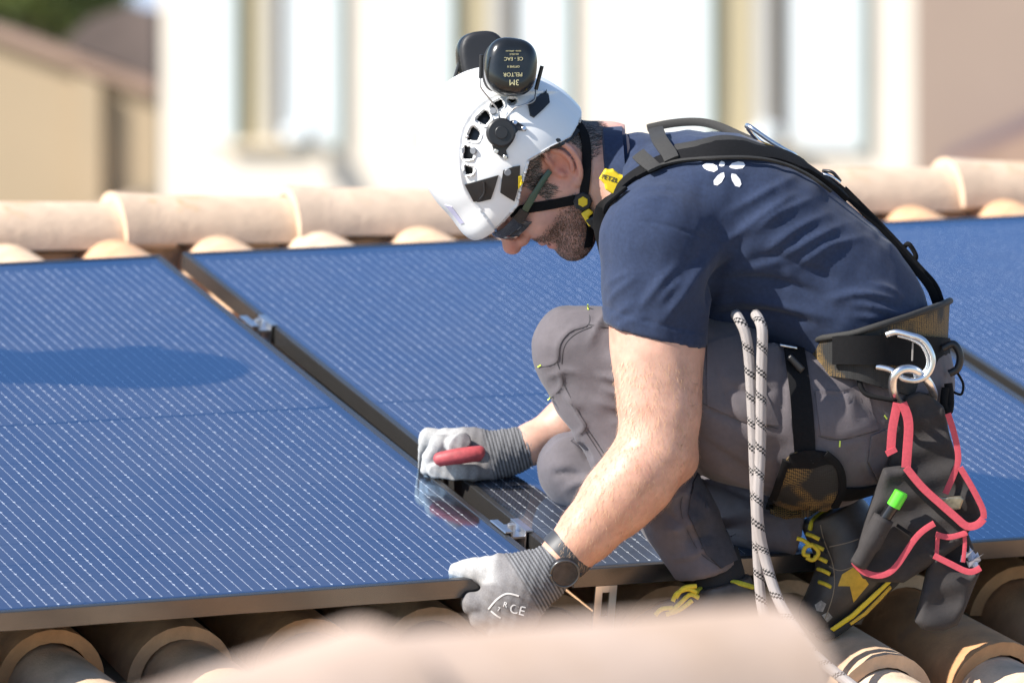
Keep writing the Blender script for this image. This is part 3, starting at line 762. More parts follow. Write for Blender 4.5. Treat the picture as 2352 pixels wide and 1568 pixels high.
Vt, Ft = f.net(); Vt = relax(Vt, Ft, 2, .5); Nt = vnormals(Vt, Ft)
TF = [  # knee: gathered folds under the patch seam
    ([(1362, 860), (1420, 868), (1490, 880)], 9, 6), ([(1375, 885), (1430, 905), (1500, 915)], 9, 6), ([(1360, 915), (1420, 935), (1480, 945)], 8, 4), ([(1390, 800), (1440, 850), (1500, 895)], 9, 5),
    ([(1345, 940), (1310, 920), (1290, 905)], 7, 3),
    # knee patch seams (raised edge)
    ([(1350, 700), (1352, 745), (1310, 760), (1285, 790), (1277, 830), (1235, 842)], 5, 3), ([(1277, 830), (1292, 880), (1260, 915)], 5, 3), ([(1352, 745), (1400, 752)], 5, 3),
    ([(1292, 880), (1330, 950), (1345, 980), (1310, 1010)], 5, 3), ([(1345, 980), (1400, 1060)], 4, -2.5),
    ([(1620, 800), (1690, 960), (1740, 1000)], 9, -4), ([(1640, 760), (1720, 820), (1740, 900)], 14, 5), ([(1610, 930), (1700, 965), (1790, 985)], 5, -3.5), ([(1600, 1000), (1700, 1070), (1800, 1140)], 11, -4),
    ([(1790, 770), (1800, 880), (1790, 1000)], 8, -4), ([(1870, 905), (1930, 905), (1975, 890)], 4, -2), ([(1880, 1000), (1930, 1010), (2020, 985)], 5, -2.5), 
    ([(1960, 890), (2010, 960), (2040, 1000)], 7, -4), ([(2000, 1010), (1985, 1060), (2010, 1110)], 7, 4), ([(1480, 1130), (1560, 1200), (1600, 1230)], 12, -5), ([(1600, 1110), (1540, 1150), (1500, 1170)], 10, 5),
    ([(1620, 1180), (1570, 1210), (1520, 1220)], 12, 6), ([(1640, 1220), (1600, 1240), (1560, 1245)], 10, -5), ([(1640, 1250), (1590, 1275), (1540, 1285)], 6, 4), ([(1590, 1090), (1560, 1160), (1600, 1260), (1650, 1290)], 6, -3),
    ([(1260, 1040), (1300, 1010), (1350, 1020)], 10, 4), ([(1260, 1090), (1310, 1085), (1345, 1100)], 9, -5), ([(1290, 1130), (1330, 1105), (1400, 1090)], 9, 5), ([(1330, 1010), (1360, 1060)], 6, -5),
    ([(1400, 700), (1370, 760), (1350, 800)], 9, 4), ([(1560, 1130), (1600, 1150), (1640, 1200)], 8, 5), ([(1700, 750), (1780, 800), (1800, 870)], 9, 5), ([(1660, 880), (1720, 900), (1790, 890)], 10, -4), ([(1900, 870), (1950, 920), (1960, 980)], 9, 4), ([(1860, 1010), (1880, 1060), (1930, 1090)], 8, 4), ([(1250, 870), (1300, 850), (1340, 862)], 6, 3), ([(1395, 960), (1440, 975), (1480, 970)], 9, 4),
    ([(1640, 1080), (1720, 1110), (1800, 1120)], 6, 4), ([(1650, 1110), (1720, 1140), (1800, 1150)], 6, -4), ([(1700, 1160), (1780, 1190), (1840, 1190)], 8, 4), ([(1800, 1190), (1820, 1220), (1815, 1250)], 6, 4)]
Vt = folds(Vt, Nt, [(a_, b_, c_*1.45) for a_, b_, c_ in TF], 9.75); Vt = ripple(Vt, Nt, .0013, 70, 5)
trousers = body_mesh('trousers', Vt, Ft, M['trouser'], person)

# ------------------------------------------------------------------ helpers that lay straps and patches on a surface
def cast(bvh, px, py):
    h = bvh.ray_cast(CAMP, rayd(px, py), 30)
    return (np.array(h[0]), np.array(h[1])) if h[0] is not None else (None, None)
def ribbon(name, pts, nors, width, thick, m, parent, smooth=True):
    """flat band with rounded edge section along points with surface normals"""
    N = len(pts); V = []; F = []
    wd = [width]*N if np.isscalar(width) else width
    sec = [(-1, 0), (-.97, .8), (-.5, 1), (.5, 1), (.97, .8), (1, 0), (.9, -.6), (-.9, -.6)]
    K = len(sec)
    for i in range(N):
        t = nrm(pts[min(i+1, N-1)]-pts[max(i-1, 0)]); b = nrm(np.cross(t, nors[i])); nn_ = np.cross(b, t)
        for a, c in sec: V.append(pts[i]+b*a*wd[i]/2+nn_*c*thick)
    for i in range(N-1):
        for k in range(K): F.append((i*K+k, i*K+(k+1) % K, (i+1)*K+(k+1) % K, (i+1)*K+k))
    F.append(tuple(range(K))); F.append(tuple(range((N-1)*K, N*K)))
    return fixn(mesh(name, V, F, m, parent, smooth, 50))
def strap(name, path, width, thick, m, parent, bvh=None, off=.001, n=6, avg=2, closed=False):
    """band of width px laid along picture points; a third coordinate fixes the depth instead of the surface"""
    has3 = any(len(p) > 2 for p in path)
    pp = smooth_path([np.array(p[:2], float) for p in path], n)
    if has3:
        ys = smooth_path([np.array([p[2] if len(p) > 2 else np.nan]) for p in path], n); ys = [v[0] for v in ys]
    pts = []; nors = []; last = None
    for i, q in enumerate(pp):
        if has3 and not np.isnan(ys[i]): p = P(q[0], q[1], ys[i]); nn_ = np.array([0, -1., .1])
        else:
            p, nn_ = cast(bvh, q[0], q[1])
            if p is None: p = P(q[0], q[1], last[1] if last is not None else 9.3); nn_ = np.array([0, -.6, .8]) if last is None else lastn
        last, lastn = p, nn_; pts.append(p); nors.append(nn_)
    for _ in range(avg):
        pts = [pts[0]]+[(pts[i-1]+2*pts[i]+pts[i+1])/4 for i in range(1, len(pts)-1)]+[pts[-1]]
        nors = [nrm(nors[max(i-1, 0)]+nors[i]+nors[min(i+1, len(nors)-1)]) for i in range(len(nors))]
    pts = [p+nn_*off for p, nn_ in zip(pts, nors)]
    return ribbon(name, pts, nors, width/S if np.isscalar(width) else [w_/S for w_ in width], thick, m, parent)
def decal(name, poly, bvh, off, m, parent, rings=3, sink=.003, sub=3, y=None):
    """patch of given outline laid on a surface, a little proud of it, with turned-down edge"""
    poly = [np.array(p, float) for p in poly]; ring = []
    for i in range(len(poly)):
        for k in range(sub): ring.append(poly[i]+(poly[(i+1) % len(poly)]-poly[i])*k/sub)
    c = sum(ring)/len(ring); N = len(ring); V = []; F = []
    def q(p, o):
        a, nn_ = cast(bvh, *p) if bvh is not None else (None, None)
        if a is None: return P(p[0], p[1], (y or 9.3)-o)
        return a+nn_*o
    for r in range(rings):
        s_ = 1-r/rings
        for p in ring: V.append(q(c+(p-c)*s_, off))
    V.append(q(c, off)); base_ = len(V)
    for p in ring: V.append(q(p, -sink))
    for r in range(rings-1):
        for i in range(N): F.append((r*N+i, r*N+(i+1) % N, (r+1)*N+(i+1) % N, (r+1)*N+i))
    for i in range(N): F.append(((rings-1)*N+i, (rings-1)*N+(i+1) % N, rings*N)); F.append((i, (i+1) % N, base_+(i+1) % N, base_+i))
    return fixn(mesh(name, V, F, m, parent, True, 40))
def tubes(name, path, r, m, parent, seg=10, n=6, closed=False, bvh=None, off=.0):
    pp = []
    for p in path:
        if len(p) > 2: pp.append(P(*p))
        else:
            a, nn_ = cast(bvh, *p); pp.append(a+nn_*off)
    pp = smooth_path(pp, n, closed)
    if closed: pp.append(pp[0])
    return mesh(name, *tube_vf(pp, r/S, seg), m, parent, True, 60)
def disc(name, c, ax, r, th, m, parent, seg=24, bev=.0008):
    ax = nrm(ax); a = np.asarray(c, float)
    V, F = tube_vf([a-ax*th/2, a-ax*(th/2-bev), a+ax*(th/2-bev), a+ax*th/2], [r-bev, r, r, r-bev], seg)
    return fixn(mesh(name, V, F, m, parent, True, 35))
def plate(name, poly, y, th, m, parent, r=.0015, vox=.0016, bend=None, tilt=0.):
    """rounded slab cut to a picture outline, standing at depth y, th metres thick"""
    q = np.array([P(x, z, y) for x, z in poly]); c = q.mean(0); u = np.array([1., tilt, 0]); u = nrm(u); v = np.array([0, 0, 1.])
    loc_ = np.stack([(q-c)[:, 0], (q-c)[:, 2]], 1); m_ = np.abs(loc_).max(0)+r+th+.004
    f = Field(c-[m_[0], th/2+.006+abs(tilt)*m_[0]+(.02 if bend else 0), m_[1]], c+[m_[0], th/2+.006+abs(tilt)*m_[0]+(.02 if bend else 0), m_[1]], vox)
    f.D[:] = .05
    f.slab(loc_, u, v, c, th/2, r, 0, bend=bend); V, F = f.net(); V = relax(V, F, 1, .4)
    return mesh(name, V, F, m, parent, True)
def text(name, body, size, p, right, up, m, parent, ext=.0003):
    cu = bpy.data.curves.new(name, 'FONT'); cu.body = body; cu.size = size; cu.extrude = ext; cu.align_x = 'CENTER'; cu.align_y = 'CENTER'
    o = bpy.data.objects.new(name, cu); COL.objects.link(o); bpy.context.view_layer.update()
    me = bpy.data.meshes.new_from_object(o.evaluated_get(bpy.context.evaluated_depsgraph_get())); bpy.data.objects.remove(o)
    r_, u_ = nrm(right), nrm(up); w_ = np.cross(r_, u_)
    Mx = Matrix(((r_[0], u_[0], w_[0], p[0]), (r_[1], u_[1], w_[1], p[1]), (r_[2], u_[2], w_[2], p[2]), (0, 0, 0, 1)))
    me.transform(Mx); 
    me.transform(Matrix.Translation(Vector(-woff(parent))))
    me.materials.clear(); me.materials.append(m); me.name = name
    return link(bpy.data.objects.new(name, me), parent)
B_SHIRT = bvh_of(shirt); B_TROU = bvh_of(trousers); B_BODY = bvh_of(bodyo); B_ALL = bvh_of(shirt, trousers, bodyo)

M['black'] = mat('black webbing', (.0085, .0085, .0095), .85, spec=.15, noise=.15, nscale=200, bump=.5, bscale=500, bdist=.0006)
M['black_plastic'] = mat('black plastic', (.016, .016, .018), .42, spec=.5, noise=.1, nscale=60)
M['dkgrey_web'] = mat('dark grey webbing', (.024, .023, .022), .8, noise=.2, nscale=300, bump=.6, bscale=500, bdist=.0006)
M['yellow'] = mat('yellow plastic', (.80, .58, .02), .4, spec=.5)
M['orange_mesh'] = mat('orange mesh', (.42, .24, .05), .7)
M['white_plastic'] = mat('white helmet plastic', (.80, .80, .80), .32, spec=.5, noise=.015, nscale=30)
M['ink'] = mat('gold print', (.55, .50, .28), .5)
M['darkink'] = mat('dark print', (.03, .03, .05), .5)
M['muff'] = mat('black earmuff plastic', (.012, .013, .013), .22, spec=.6, noise=.2, nscale=40)
M['hair'] = mat('greying brown hair', (.055, .040, .032), .5, spec=.4, var2=None, noise=.5, nscale=400)
M['beardm'] = mat('brown beard hair', (.10, .058, .038), .55, spec=.4, noise=.5, nscale=400)
M['greyhair'] = mat('grey hair', (.30, .27, .25), .5)
M['glove'] = mat('grey knit glove', (.42, .42, .44), .9, attr='tint', noise=.18, nscale=420, bump=.5, bscale=500, bdist=.0008)
M['boot'] = mat('black boot leather', (.045, .038, .033), .45, spec=.5, noise=.35, nscale=35, bump=.4, bscale=120, bdist=.001)
M['lace'] = mat('yellow lace', (.62, .47, .03), .7, noise=.2, nscale=300)
M['bootyellow'] = mat('yellow boot leather', (.62, .38, .03), .55, noise=.2, nscale=60)
M['lime'] = mat('lime thread', (.60, .75, .10), .6)

# ------------------------------------------------------------------ collar, logo, trouser stitching and patches
def ring_loft(name, rings, m, parent, a0=0., a1=2*math.pi, seg=40, th=.003):
    """rings: (centre, u, v, ru, rv); double walled"""
    V = []; F = []; N = len(rings)
    for lay in (0, 1):
        for (c, u, v, ru, rv) in rings:
            for k in range(seg+1):
                a = a0+(a1-a0)*k/seg; V.append(np.asarray(c)+u*math.cos(a)*(ru-lay*th)+v*math.sin(a)*(rv-lay*th))
    W = seg+1; O = N*W
    for lay in (0, 1):
        for i in range(N-1):
            for k in range(seg): F.append((lay*O+i*W+k, lay*O+i*W+k+1, lay*O+(i+1)*W+k+1, lay*O+(i+1)*W+k))
    for i in (0, N-1):
        for k in range(seg): F.append((i*W+k, i*W+k+1, O+i*W+k+1, O+i*W+k))
    for k in (0, seg):
        for i in range(N-1): F.append((i*W+k, (i+1)*W+k, O+(i+1)*W+k, O+i*W+k))
    return fixn(mesh(name, V, F, m, parent, True, 50))
cu_ = nrm(P(1405, 290, YM)-P(1420, 520, YM)); cv_ = np.array([0, -1., 0])
ring_loft('collar', [(P(1445, 425, YM), cu_, cv_, .080, .085), (P(1412, 412, YM), cu_, cv_, .074, .076), (P(1388, 404, YM), cu_, cv_, .070, .072), (P(1392, 404, YM), cu_, cv_, .076, .078), (P(1436, 416, YM), cu_, cv_, .085, .092)], M['shirt'], person, seg=48, th=.0035)
WHITE = mat('white print', (.78, .78, .82), .8)
def petal(cx, cy, a, L, W): 
    ca, sa = math.cos(a), math.sin(a)
    return [(cx+ca*x*L-sa*y*W, cy+sa*x*L+ca*y*W) for x, y in ((-.5, 0), (-.3, -.4), (.1, -.5), (.42, -.3), (.5, .1), (.3, .45), (-.1, .42), (-.35, .25))]
logo = [petal(1631, 385, .2, 36, 19), petal(1658, 377, 1.5, 13, 14), petal(1693, 381, -.15, 37, 18), petal(1652, 411, 2.2, 36, 18), petal(1690, 414, 1.0, 36, 18)]
for q in logo: decal('logo_petal', q, B_SHIRT, .0008, WHITE, shirt)
def stitch(path, bvh, parent, m, w_=1.6, off=.0004): 
    return strap('stitch', path, w_, .0005, m, parent, bvh, off, 5, 1)
SEAM = mat('dark seam thread', (.05, .046, .05), .8)
for q in ([(1350, 700), (1353, 745), (1312, 760), (1287, 790), (1279, 832), (1238, 843)], [(1279, 832), (1294, 882), (1262, 917)], [(1353, 745), (1398, 753)], [(1294, 882), (1332, 952), (1347, 982), (1312, 1012)],
          [(1360, 750), (1320, 768), (1296, 795), (1290, 835)], [(1350, 985), (1390, 1045)], [(1345, 990), (1384, 1050)], [(1612, 925), (1700, 962), (1788, 984)], [(1880, 1001), (1930, 1011), (2020, 987)], [(1870, 905), (1930, 905), (1975, 891)],
          [(1590, 1095), (1562, 1165), (1602, 1262), (1655, 1302)], [(1610, 1260), (1660, 1240), (1690, 1225)]): stitch(q, B_TROU, trousers, SEAM)
for q in ([(1350, 700), (1351, 712)], [(1236, 842), (1243, 838)], [(1258, 920), (1265, 912)], [(1765, 925), (1766, 943)], [(1929, 1012), (1928, 1026)], [(2031, 954), (2037, 962)]): stitch(q, B_TROU, trousers, M['lime'], 3.5, .0008)
# sock and shin panel, coloured dark for the shade on the lower leg
decal('shin_shade_panel', [(1590, 1110), (1602, 1085), (1655, 1190), (1690, 1285), (1655, 1305), (1620, 1270), (1580, 1180)], B_TROU, .004, mat('shaded shin cloth', (.035, .034, .042), .85, noise=.2, nscale=100), trousers, rings=9, sub=8)

# ------------------------------------------------------------------ gloves
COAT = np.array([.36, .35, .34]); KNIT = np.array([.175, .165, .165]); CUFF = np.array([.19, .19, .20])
def glove(name, prims, k, lo, hi, cuff, vox, coat_fn):
    pts = np.array([p for ch in prims for p, r in ch]); f = Field(pts.min(0)-.05, pts.max(0)+.05, vox)
    for ch in prims: f.chain(ch, k)
    return f
def finish_glove(name, f, cuff_a, cuff_b, coat_w, ribs=13):
    """cuff ribs run round the wrist between the two points"""
    V, F = f.net(); V = relax(V, F, 1, .4); N = vnormals(V, F)
    ax = cuff_b-cuff_a; L = np.linalg.norm(ax); t = (V-cuff_a) @ (ax/L)/L
    incuff = np.clip((t+.05)*8, 0, 1)*np.clip((1.05-t)*8, 0, 1)
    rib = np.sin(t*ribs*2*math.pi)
    V = V+N*(incuff*(rib*.0009))[:, None]
    noise = np.sin(V[:, 0]*310+V[:, 2]*190)*np.sin(V[:, 2]*270-V[:, 0]*90)*.0006; V = V+N*noise[:, None]
    cw = np.clip(coat_w(V), 0, 1)[:, None]; T = KNIT*(1-cw)+COAT*cw
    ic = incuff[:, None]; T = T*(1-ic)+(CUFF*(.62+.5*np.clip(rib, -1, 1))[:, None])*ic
    return body_mesh(name, V, F, M['glove'], person, T)
Y1 = 9.178
pr = [[J(1275, 1297, 9.187, 53), J(1240, 1325, 9.183, 58), J(1205, 1345, 9.18, 60)],
      [J(1205, 1330, Y1, 50), J(1160, 1355, Y1, 46), J(1125, 1385, Y1+.005, 34)], [J(1205, 1360, Y1, 48), J(1175, 1385, Y1, 45), J(1150, 1410, Y1, 34)],
      [J(1210, 1380, Y1, 42), J(1195, 1410, Y1, 38), J(1180, 1435, Y1, 30)],
      [J(1200, 1305, Y1+.005, 34), J(1150, 1303, 9.188, 27), J(1108, 1309, 9.198, 25), J(1078, 1311, 9.206, 23), J(1050, 1311, 9.212, 20)],
      [J(1128, 1386, Y1, 27), J(1088, 1386, 9.182, 26), J(1083, 1382, 9.215, 23), J(1092, 1380, 9.255, 19)],
      [J(1145, 1412, Y1, 27), J(1105, 1418, 9.180, 25), J(1098, 1410, 9.22, 22), J(1108, 1400, 9.26, 18)],
      [J(1172, 1436, Y1, 25), J(1138, 1446, 9.182, 23), J(1130, 1434, 9.22, 20), J(1138, 1420, 9.255, 17)],
      [J(1198, 1440, Y1, 22), J(1172, 1462, 9.185, 20), J(1162, 1450, 9.22, 17), J(1168, 1436, 9.25, 15)]]
f = glove('g', pr[:5], .016, 0, 0, 0, .0022, None)
for ch in pr[5:]: f.chain(ch, .006)
def cw1(V):
    q = proj(V); return np.maximum(np.clip((1150-q[:, 0])/25, 0, 1)*np.clip((1345-q[:, 1])/10, 0, 1), np.clip((V[:, 1]-9.20)/.01, 0, 1))
glove_near = finish_glove('glove', f, P(1282, 1292, 9.187), P(1200, 1342, 9.18), cw1, 12)
pr = [[J(1222, 1020, 9.70, 48), J(1170, 1038, 9.697, 49), J(1125, 1044, 9.695, 46)],
      [J(1130, 1040, 9.69, 44), J(1080, 1028, 9.69, 43), J(1030, 1020, 9.695, 38)], [J(1130, 1055, 9.69, 42), J(1070, 1050, 9.69, 42), J(1030, 1040, 9.70, 36)],
      [J(1130, 1075, 9.675, 28), J(1085, 1082, 9.655, 23), J(1040, 1080, 9.648, 22), J(1000, 1080, 9.65, 19)],
      [J(1035, 1010, 9.70, 26), J(985, 1004, 9.705, 22), J(962, 1040, 9.705, 19), J(953, 1072, 9.70, 15)],
      [J(1035, 1022, 9.675, 26), J(1008, 1018, 9.665, 21), J(988, 1050, 9.662, 18), J(978, 1078, 9.662, 14)],
      [J(1045, 1020, 9.655, 24), J(1062, 1012, 9.645, 19), J(1046, 1030, 9.632, 16), J(1025, 1050, 9.635, 14)],
      [J(1040, 1020, 9.73, 24), J(1000, 1020, 9.735, 20), J(985, 1060, 9.735, 16)]]
f = glove('g', pr[:3], .02, 0, 0, 0, .0022, None)
for ch in pr[3:]: f.chain(ch, .005)
def cw2(V):
    q = proj(V); return np.clip((1075-q[:, 0])/30, 0, 1)
glove_far = finish_glove('glove', f, P(1228, 1018, 9.70), P(1120, 1046, 9.695), cw2, 14)
# printed marks on the near glove
B_GL = bvh_of(glove_near)
PRN = mat('pale print', (.62, .60, .58), .8)
strap('print', [(1122, 1398), (1142, 1375), (1165, 1362), (1192, 1368)], 4, .0004, PRN, glove_near, B_GL, .0005, 5, 1)
strap('print', [(1128, 1402), (1140, 1412), (1150, 1418)], 4, .0004, PRN, glove_near, B_GL, .0005, 4, 1)
tx, tn_ = cast(B_GL, 1162, 1390)
for b_, x, y, sz in (('R', 1161, 1388, .011), ('CE', 1188, 1400, .020), ('7', 1146, 1398, .009)):
    tx, tn_ = cast(B_GL, x, y)
    if tx is not None: text('print', b_, sz, tx+tn_*.0008, np.cross([.25, 0, 1.], tn_), np.array([.25, 0, 1.]), PRN, glove_near)

# ------------------------------------------------------------------ boots
SOCK = mat('black sock', (.012, .012, .014), .9, bump=.4, bscale=500, bdist=.0006)
f = Field(P(1440, 1500, 9.3)-[0.03, .12, .02], P(1790, 1300, 9.3)+[.03, .12, .05], .003)
f.chain([J(1650, 1300, 9.292, 62), J(1660, 1360, 9.29, 66), J(1675, 1420, 9.29, 66)], .02)
f.chain([J(1670, 1425, 9.29, 60), J(1590, 1425, 9.285, 56), J(1520, 1450, 9.278, 48), J(1490, 1458, 9.275, 42)], .03)
f.half(P(1600, 1488, 9.29), (0, 0, -1)); f.half(P(1655, 1335, 9.29), (-.25, 0, 1))
V, F = f.net(); V = relax(V, F, 2, .5)
boot_near = mesh('boot', V, F, M['boot'], person, True)
mesh('sock', *tube_vf([P(1640, 1265, 9.295), P(1652, 1320, 9.292), P(1660, 1370, 9.29)], [.037, .039, .040], 20), SOCK, person, True)
B_BN = bvh_of(boot_near)
strap('padded_rim', [(1595, 1368), (1615, 1348), (1650, 1335), (1690, 1338), (1727, 1348)], 11, .003, mat('yellow green rim', (.42, .40, .03), .85, noise=.2, nscale=300), boot_near, B_BN, .001)
for q in ([(1600, 1360), (1580, 1352), (1555, 1362), (1545, 1380)], [(1605, 1372), (1585, 1365), (1562, 1385), (1540, 1405)], [(1545, 1395), (1520, 1398), (1505, 1412)], [(1600, 1345), (1570, 1350), (1552, 1372)], [(1590, 1378), (1560, 1400), (1530, 1410)]):
    tubes('lace', [(x, y, 9.235-.0003*(1600-x)*.3) for x, y in q], 5.5, M['lace'], boot_near, 8)
# kneeling boot, toe down on the tiles
f = Field(P(1800, 1490, 9.4)-[.02, .11, .02], P(2120, 1150, 9.4)+[.02, .11, .03], .0028)
f.chain([J(1886, 1405, 9.378, 52), J(1935, 1350, 9.385, 62), J(1990, 1300, 9.39, 66), J(2035, 1262, 9.395, 60)], .03)
f.chain([J(1965, 1285, 9.392, 72), J(1945, 1235, 9.40, 72), J(1915, 1185, 9.405, 66), J(1900, 1160, 9.41, 64)], .03)
f.half(P(1905, 1168, 9.41), (-.45, 0, .9))
V, F = f.net(); V = relax(V, F, 2, .5)
boot_far = mesh('boot', V, F, M['boot'], person, True); B_BF = bvh_of(boot_far)
sole_poly = [(1868, 1452), (1890, 1464), (1915, 1457), (1945, 1436), (1985, 1406), (2020, 1370), (2055, 1338), (2100, 1290), (2088, 1268), (2040, 1312), (2000, 1352), (1960, 1390), (1925, 1418), (1895, 1434), (1872, 1436)]
SOLE = mat('black rubber sole', (.02, .02, .02), .7, noise=.3, nscale=80)
plate('sole', sole_poly, 9.383, .085, SOLE, boot_far, .006, .0025)
plate('sole_stripe', [(1905, 1443), (1955, 1408), (2005, 1362), (2050, 1322), (2054, 1330), (2012, 1372), (1962, 1418), (1915, 1450)], 9.340, .004, M['yellow'], boot_far)
plate('sole_stripe', [(1950, 1430), (1985, 1404), (2020, 1368), (2045, 1342), (2049, 1350), (2024, 1378), (1990, 1412), (1955, 1436)], 9.339, .004, M['bootyellow'], boot_far)
decal('ankle_patch', [(1925, 1345), (1935, 1318), (1960, 1302), (1985, 1325), (1995, 1340), (1960, 1382), (1952, 1345)], B_BF, .0015, M['bootyellow'], boot_far)
strap('padded_rim', [(1862, 1215), (1868, 1195), (1885, 1180), (1910, 1166)], 10, .003, mat('yellow rim', (.55, .48, .03), .85), boot_far, B_BF, .001)
for q in ([(1885, 1205), (1893, 1240), (1915, 1300), (1915, 1360), (1895, 1420)], [(1905, 1255), (1950, 1245), (1985, 1232)], [(1905, 1300), (1930, 1310), (1960, 1300)]): strap('stitch', q, 2.2, .0006, mat('pale stitch', (.25, .20, .14), .8), boot_far, B_BF, .0006)
for i, (x, y) in enumerate([(1862, 1228), (1872, 1252), (1880, 1280), (1887, 1308), (1890, 1338)]):
    tubes('lace', [(x-8, y-2, 9.350+.002*i), (x+4, y+2, 9.338+.002*i), (x+20, y+10, 9.335+.002*i)], 5, M['lace'], boot_far, 8)
for q in ([(1868, 1250), (1850, 1256), (1846, 1272), (1860, 1276)], [(1868, 1252), (1880, 1268), (1868, 1285), (1852, 1280)], [(1865, 1255), (1845, 1240), (1830, 1236)]):
    tubes('lace', [(x, y, 9.335) for x, y in q], 5, M['lace'], boot_far, 8)

# ------------------------------------------------------------------ hair and beard strands
def strands(name, V, F, wfun, n, length, m, parent, dirfun, wid=.00045, seed=1, lift=.35):
    rng = np.random.default_rng(seed); N = vnormals(V, F)
    c = V[F].mean(1); w_ = np.clip(wfun(c), 0, 1); a = np.linalg.norm(np.cross(V[F[:, 2]]-V[F[:, 0]], V[F[:, 3]]-V[F[:, 1]]), axis=1)
    pr_ = w_*a; pr_ /= pr_.sum(); idx = rng.choice(len(F), n, p=pr_)
    r1, r2 = rng.random((n, 1)), rng.random((n, 1)); Q = V[F[idx]]
    p = (Q[:, 0]*(1-r1)+Q[:, 1]*r1)*(1-r2)+(Q[:, 3]*(1-r1)+Q[:, 2]*r1)*r2
    nn_ = N[F[idx, 0]]; d = dirfun(p, nn_)+rng.normal(size=(n, 3))*.28; d -= nn_*(d*nn_).sum(1, keepdims=True)
    d /= np.linalg.norm(d, axis=1, keepdims=True)+1e-9
    L = length*rng.uniform(.55, 1.2, (n, 1)); t1 = d*(1-lift)+nn_*lift; s_ = np.cross(d, nn_)*wid
    a0, a1 = p-s_, p+s_; b0, b1 = p+t1*L*.5-s_*.8, p+t1*L*.5+s_*.8; e = p+t1*L*.5+(d*(1-lift*.3)+nn_*lift*.3)*L*.5
    VV = np.stack([a0, a1, b1, b0, e], 1).reshape(-1, 3); k = np.arange(n)[:, None]*5
    FF = [tuple(x) for x in (k+np.array([0, 1, 2, 3])).tolist()]+[tuple(x) for x in (k+np.array([3, 2, 4])).tolist()]
    o = mesh(name, VV, FF, m, parent); tag(o, kind='stuff'); return o
def w_beard(c):
    return head_tint(to_head(c))[1]**1.5
def w_hair(c):
    L = to_head(c); f_, l_, u_ = L[:, 0], np.abs(L[:, 1]), L[:, 2]
    top = np.clip((u_-(.022+.9*np.clip(f_-.03, 0, 1)))/.008, 0, 1)*(f_ < .075)
    side = np.clip((u_-(-.012))/.008, 0, 1)*(f_ > .012)*(f_ < .044)*(l_ > .045)
    back = np.clip((u_-(-.040))/.012, 0, 1)*np.clip((-.030-f_)/.008, 0, 1)
    ear = (np.hypot(f_+.014, u_-.002) < .036)*(l_ > .058)
    return np.maximum(np.maximum(top, side), back)*(1-ear)
strands('beard', HEADV, HEADF, w_beard, 11000, .0042, M['beardm'], bodyo, lambda p, n: np.tile(-HU*.8+HF*.35, (len(p), 1)), .00032, 3, .5)
strands('beard', HEADV, HEADF, lambda c: w_beard(c)*.8, 1200, .0042, M['greyhair'], bodyo, lambda p, n: np.tile(-HU*.8+HF*.3, (len(p), 1)), .00028, 4, .5)
strands('hair', HEADV, HEADF, w_hair, 26000, .0115, M['hair'], bodyo, lambda p, n: np.tile(-HU*.75-HF*.55, (len(p), 1)), .00036, 5, .14)
strands('hair', HEADV, HEADF, lambda c: w_hair(c)*np.clip((.07-to_head(c)[:, 2])/.04, 0, 1), 2600, .0115, M['greyhair'], bodyo, lambda p, n: np.tile(-HU*.75-HF*.55, (len(p), 1)), .00028, 6, .16)
M['armhair'] = mat('blond arm hair', (.62, .40, .24), .45)
sel = (proj(Vb)[Fb[:, 0]][:, 1] > 860) & (Vb[Fb[:, 0], 1] < 9.45)
def w_arm(c):
    q = proj(c); return ((q[:, 1] > 830) & (c[:, 1] < 9.42) & (q[:, 0] < 1625) & (q[:, 0] > 1290))*1.0
adir = nrm(P(1298, 1276, 9.19)-P(1503, 1040, 9.225))
strands('arm_hair', Vb, Fb, w_arm, 4600, .013, M['armhair'], bodyo, lambda p, n: np.tile(adir*.7+np.array([0, 0, -.5]), (len(p), 1)), .00024, 8, .4)
T_white = mat('tooth', (.75, .72, .66), .3)
mesh('teeth', *tube_vf(smooth_path([H(.084, -.014, -.0575), H(.0915, 0, -.0575), H(.084, .014, -.0575)], 5), .0030, 8), T_white, bodyo, True)

# ------------------------------------------------------------------ safety glasses
gls = empty('safety_glasses', tuple(H(.12, 0, .0)), 'wraparound safety glasses with green temple under the helmet brim', 'glasses')
M['lens'] = mat('smoked mirrored lens', (.02, .022, .025), .08, metal=.0, spec=.9, coat=.6)
M['temple'] = mat('dark green translucent temple', (.045, .085, .05), .3, spec=.6)
V = []; F = []; NL, NU = 25, 7
for lay in (0, 1):
    for i in range(NL):
        l = -.066+.132*i/(NL-1)
        for j in range(NU):
            u = .024-(.024+(.004 if abs(l) > .012 else -.010)*1)*j/(NU-1)
            ff = .1235-8.5*l*l+.004*math.sin(math.pi*j/(NU-1))-lay*.0022+.002*(1-j/(NU-1)); V.append(H(ff, l, u))
O = NL*NU
for i in range(NL-1):
    for j in range(NU-1):
        q = [i*NU+j, i*NU+j+1, (i+1)*NU+j+1, (i+1)*NU+j]; F.append(tuple(q)); F.append(tuple(O+x for x in q))
for i in range(NL-1):
    for j in (0, NU-1): F.append((i*NU+j, (i+1)*NU+j, O+(i+1)*NU+j, O+i*NU+j))
for j in range(NU-1):
    for i in (0, NL-1): F.append((i*NU+j, i*NU+j+1, O+i*NU+j+1, O+i*NU+j))
fixn(mesh('lens', V, F, M['lens'], gls, True, 50))
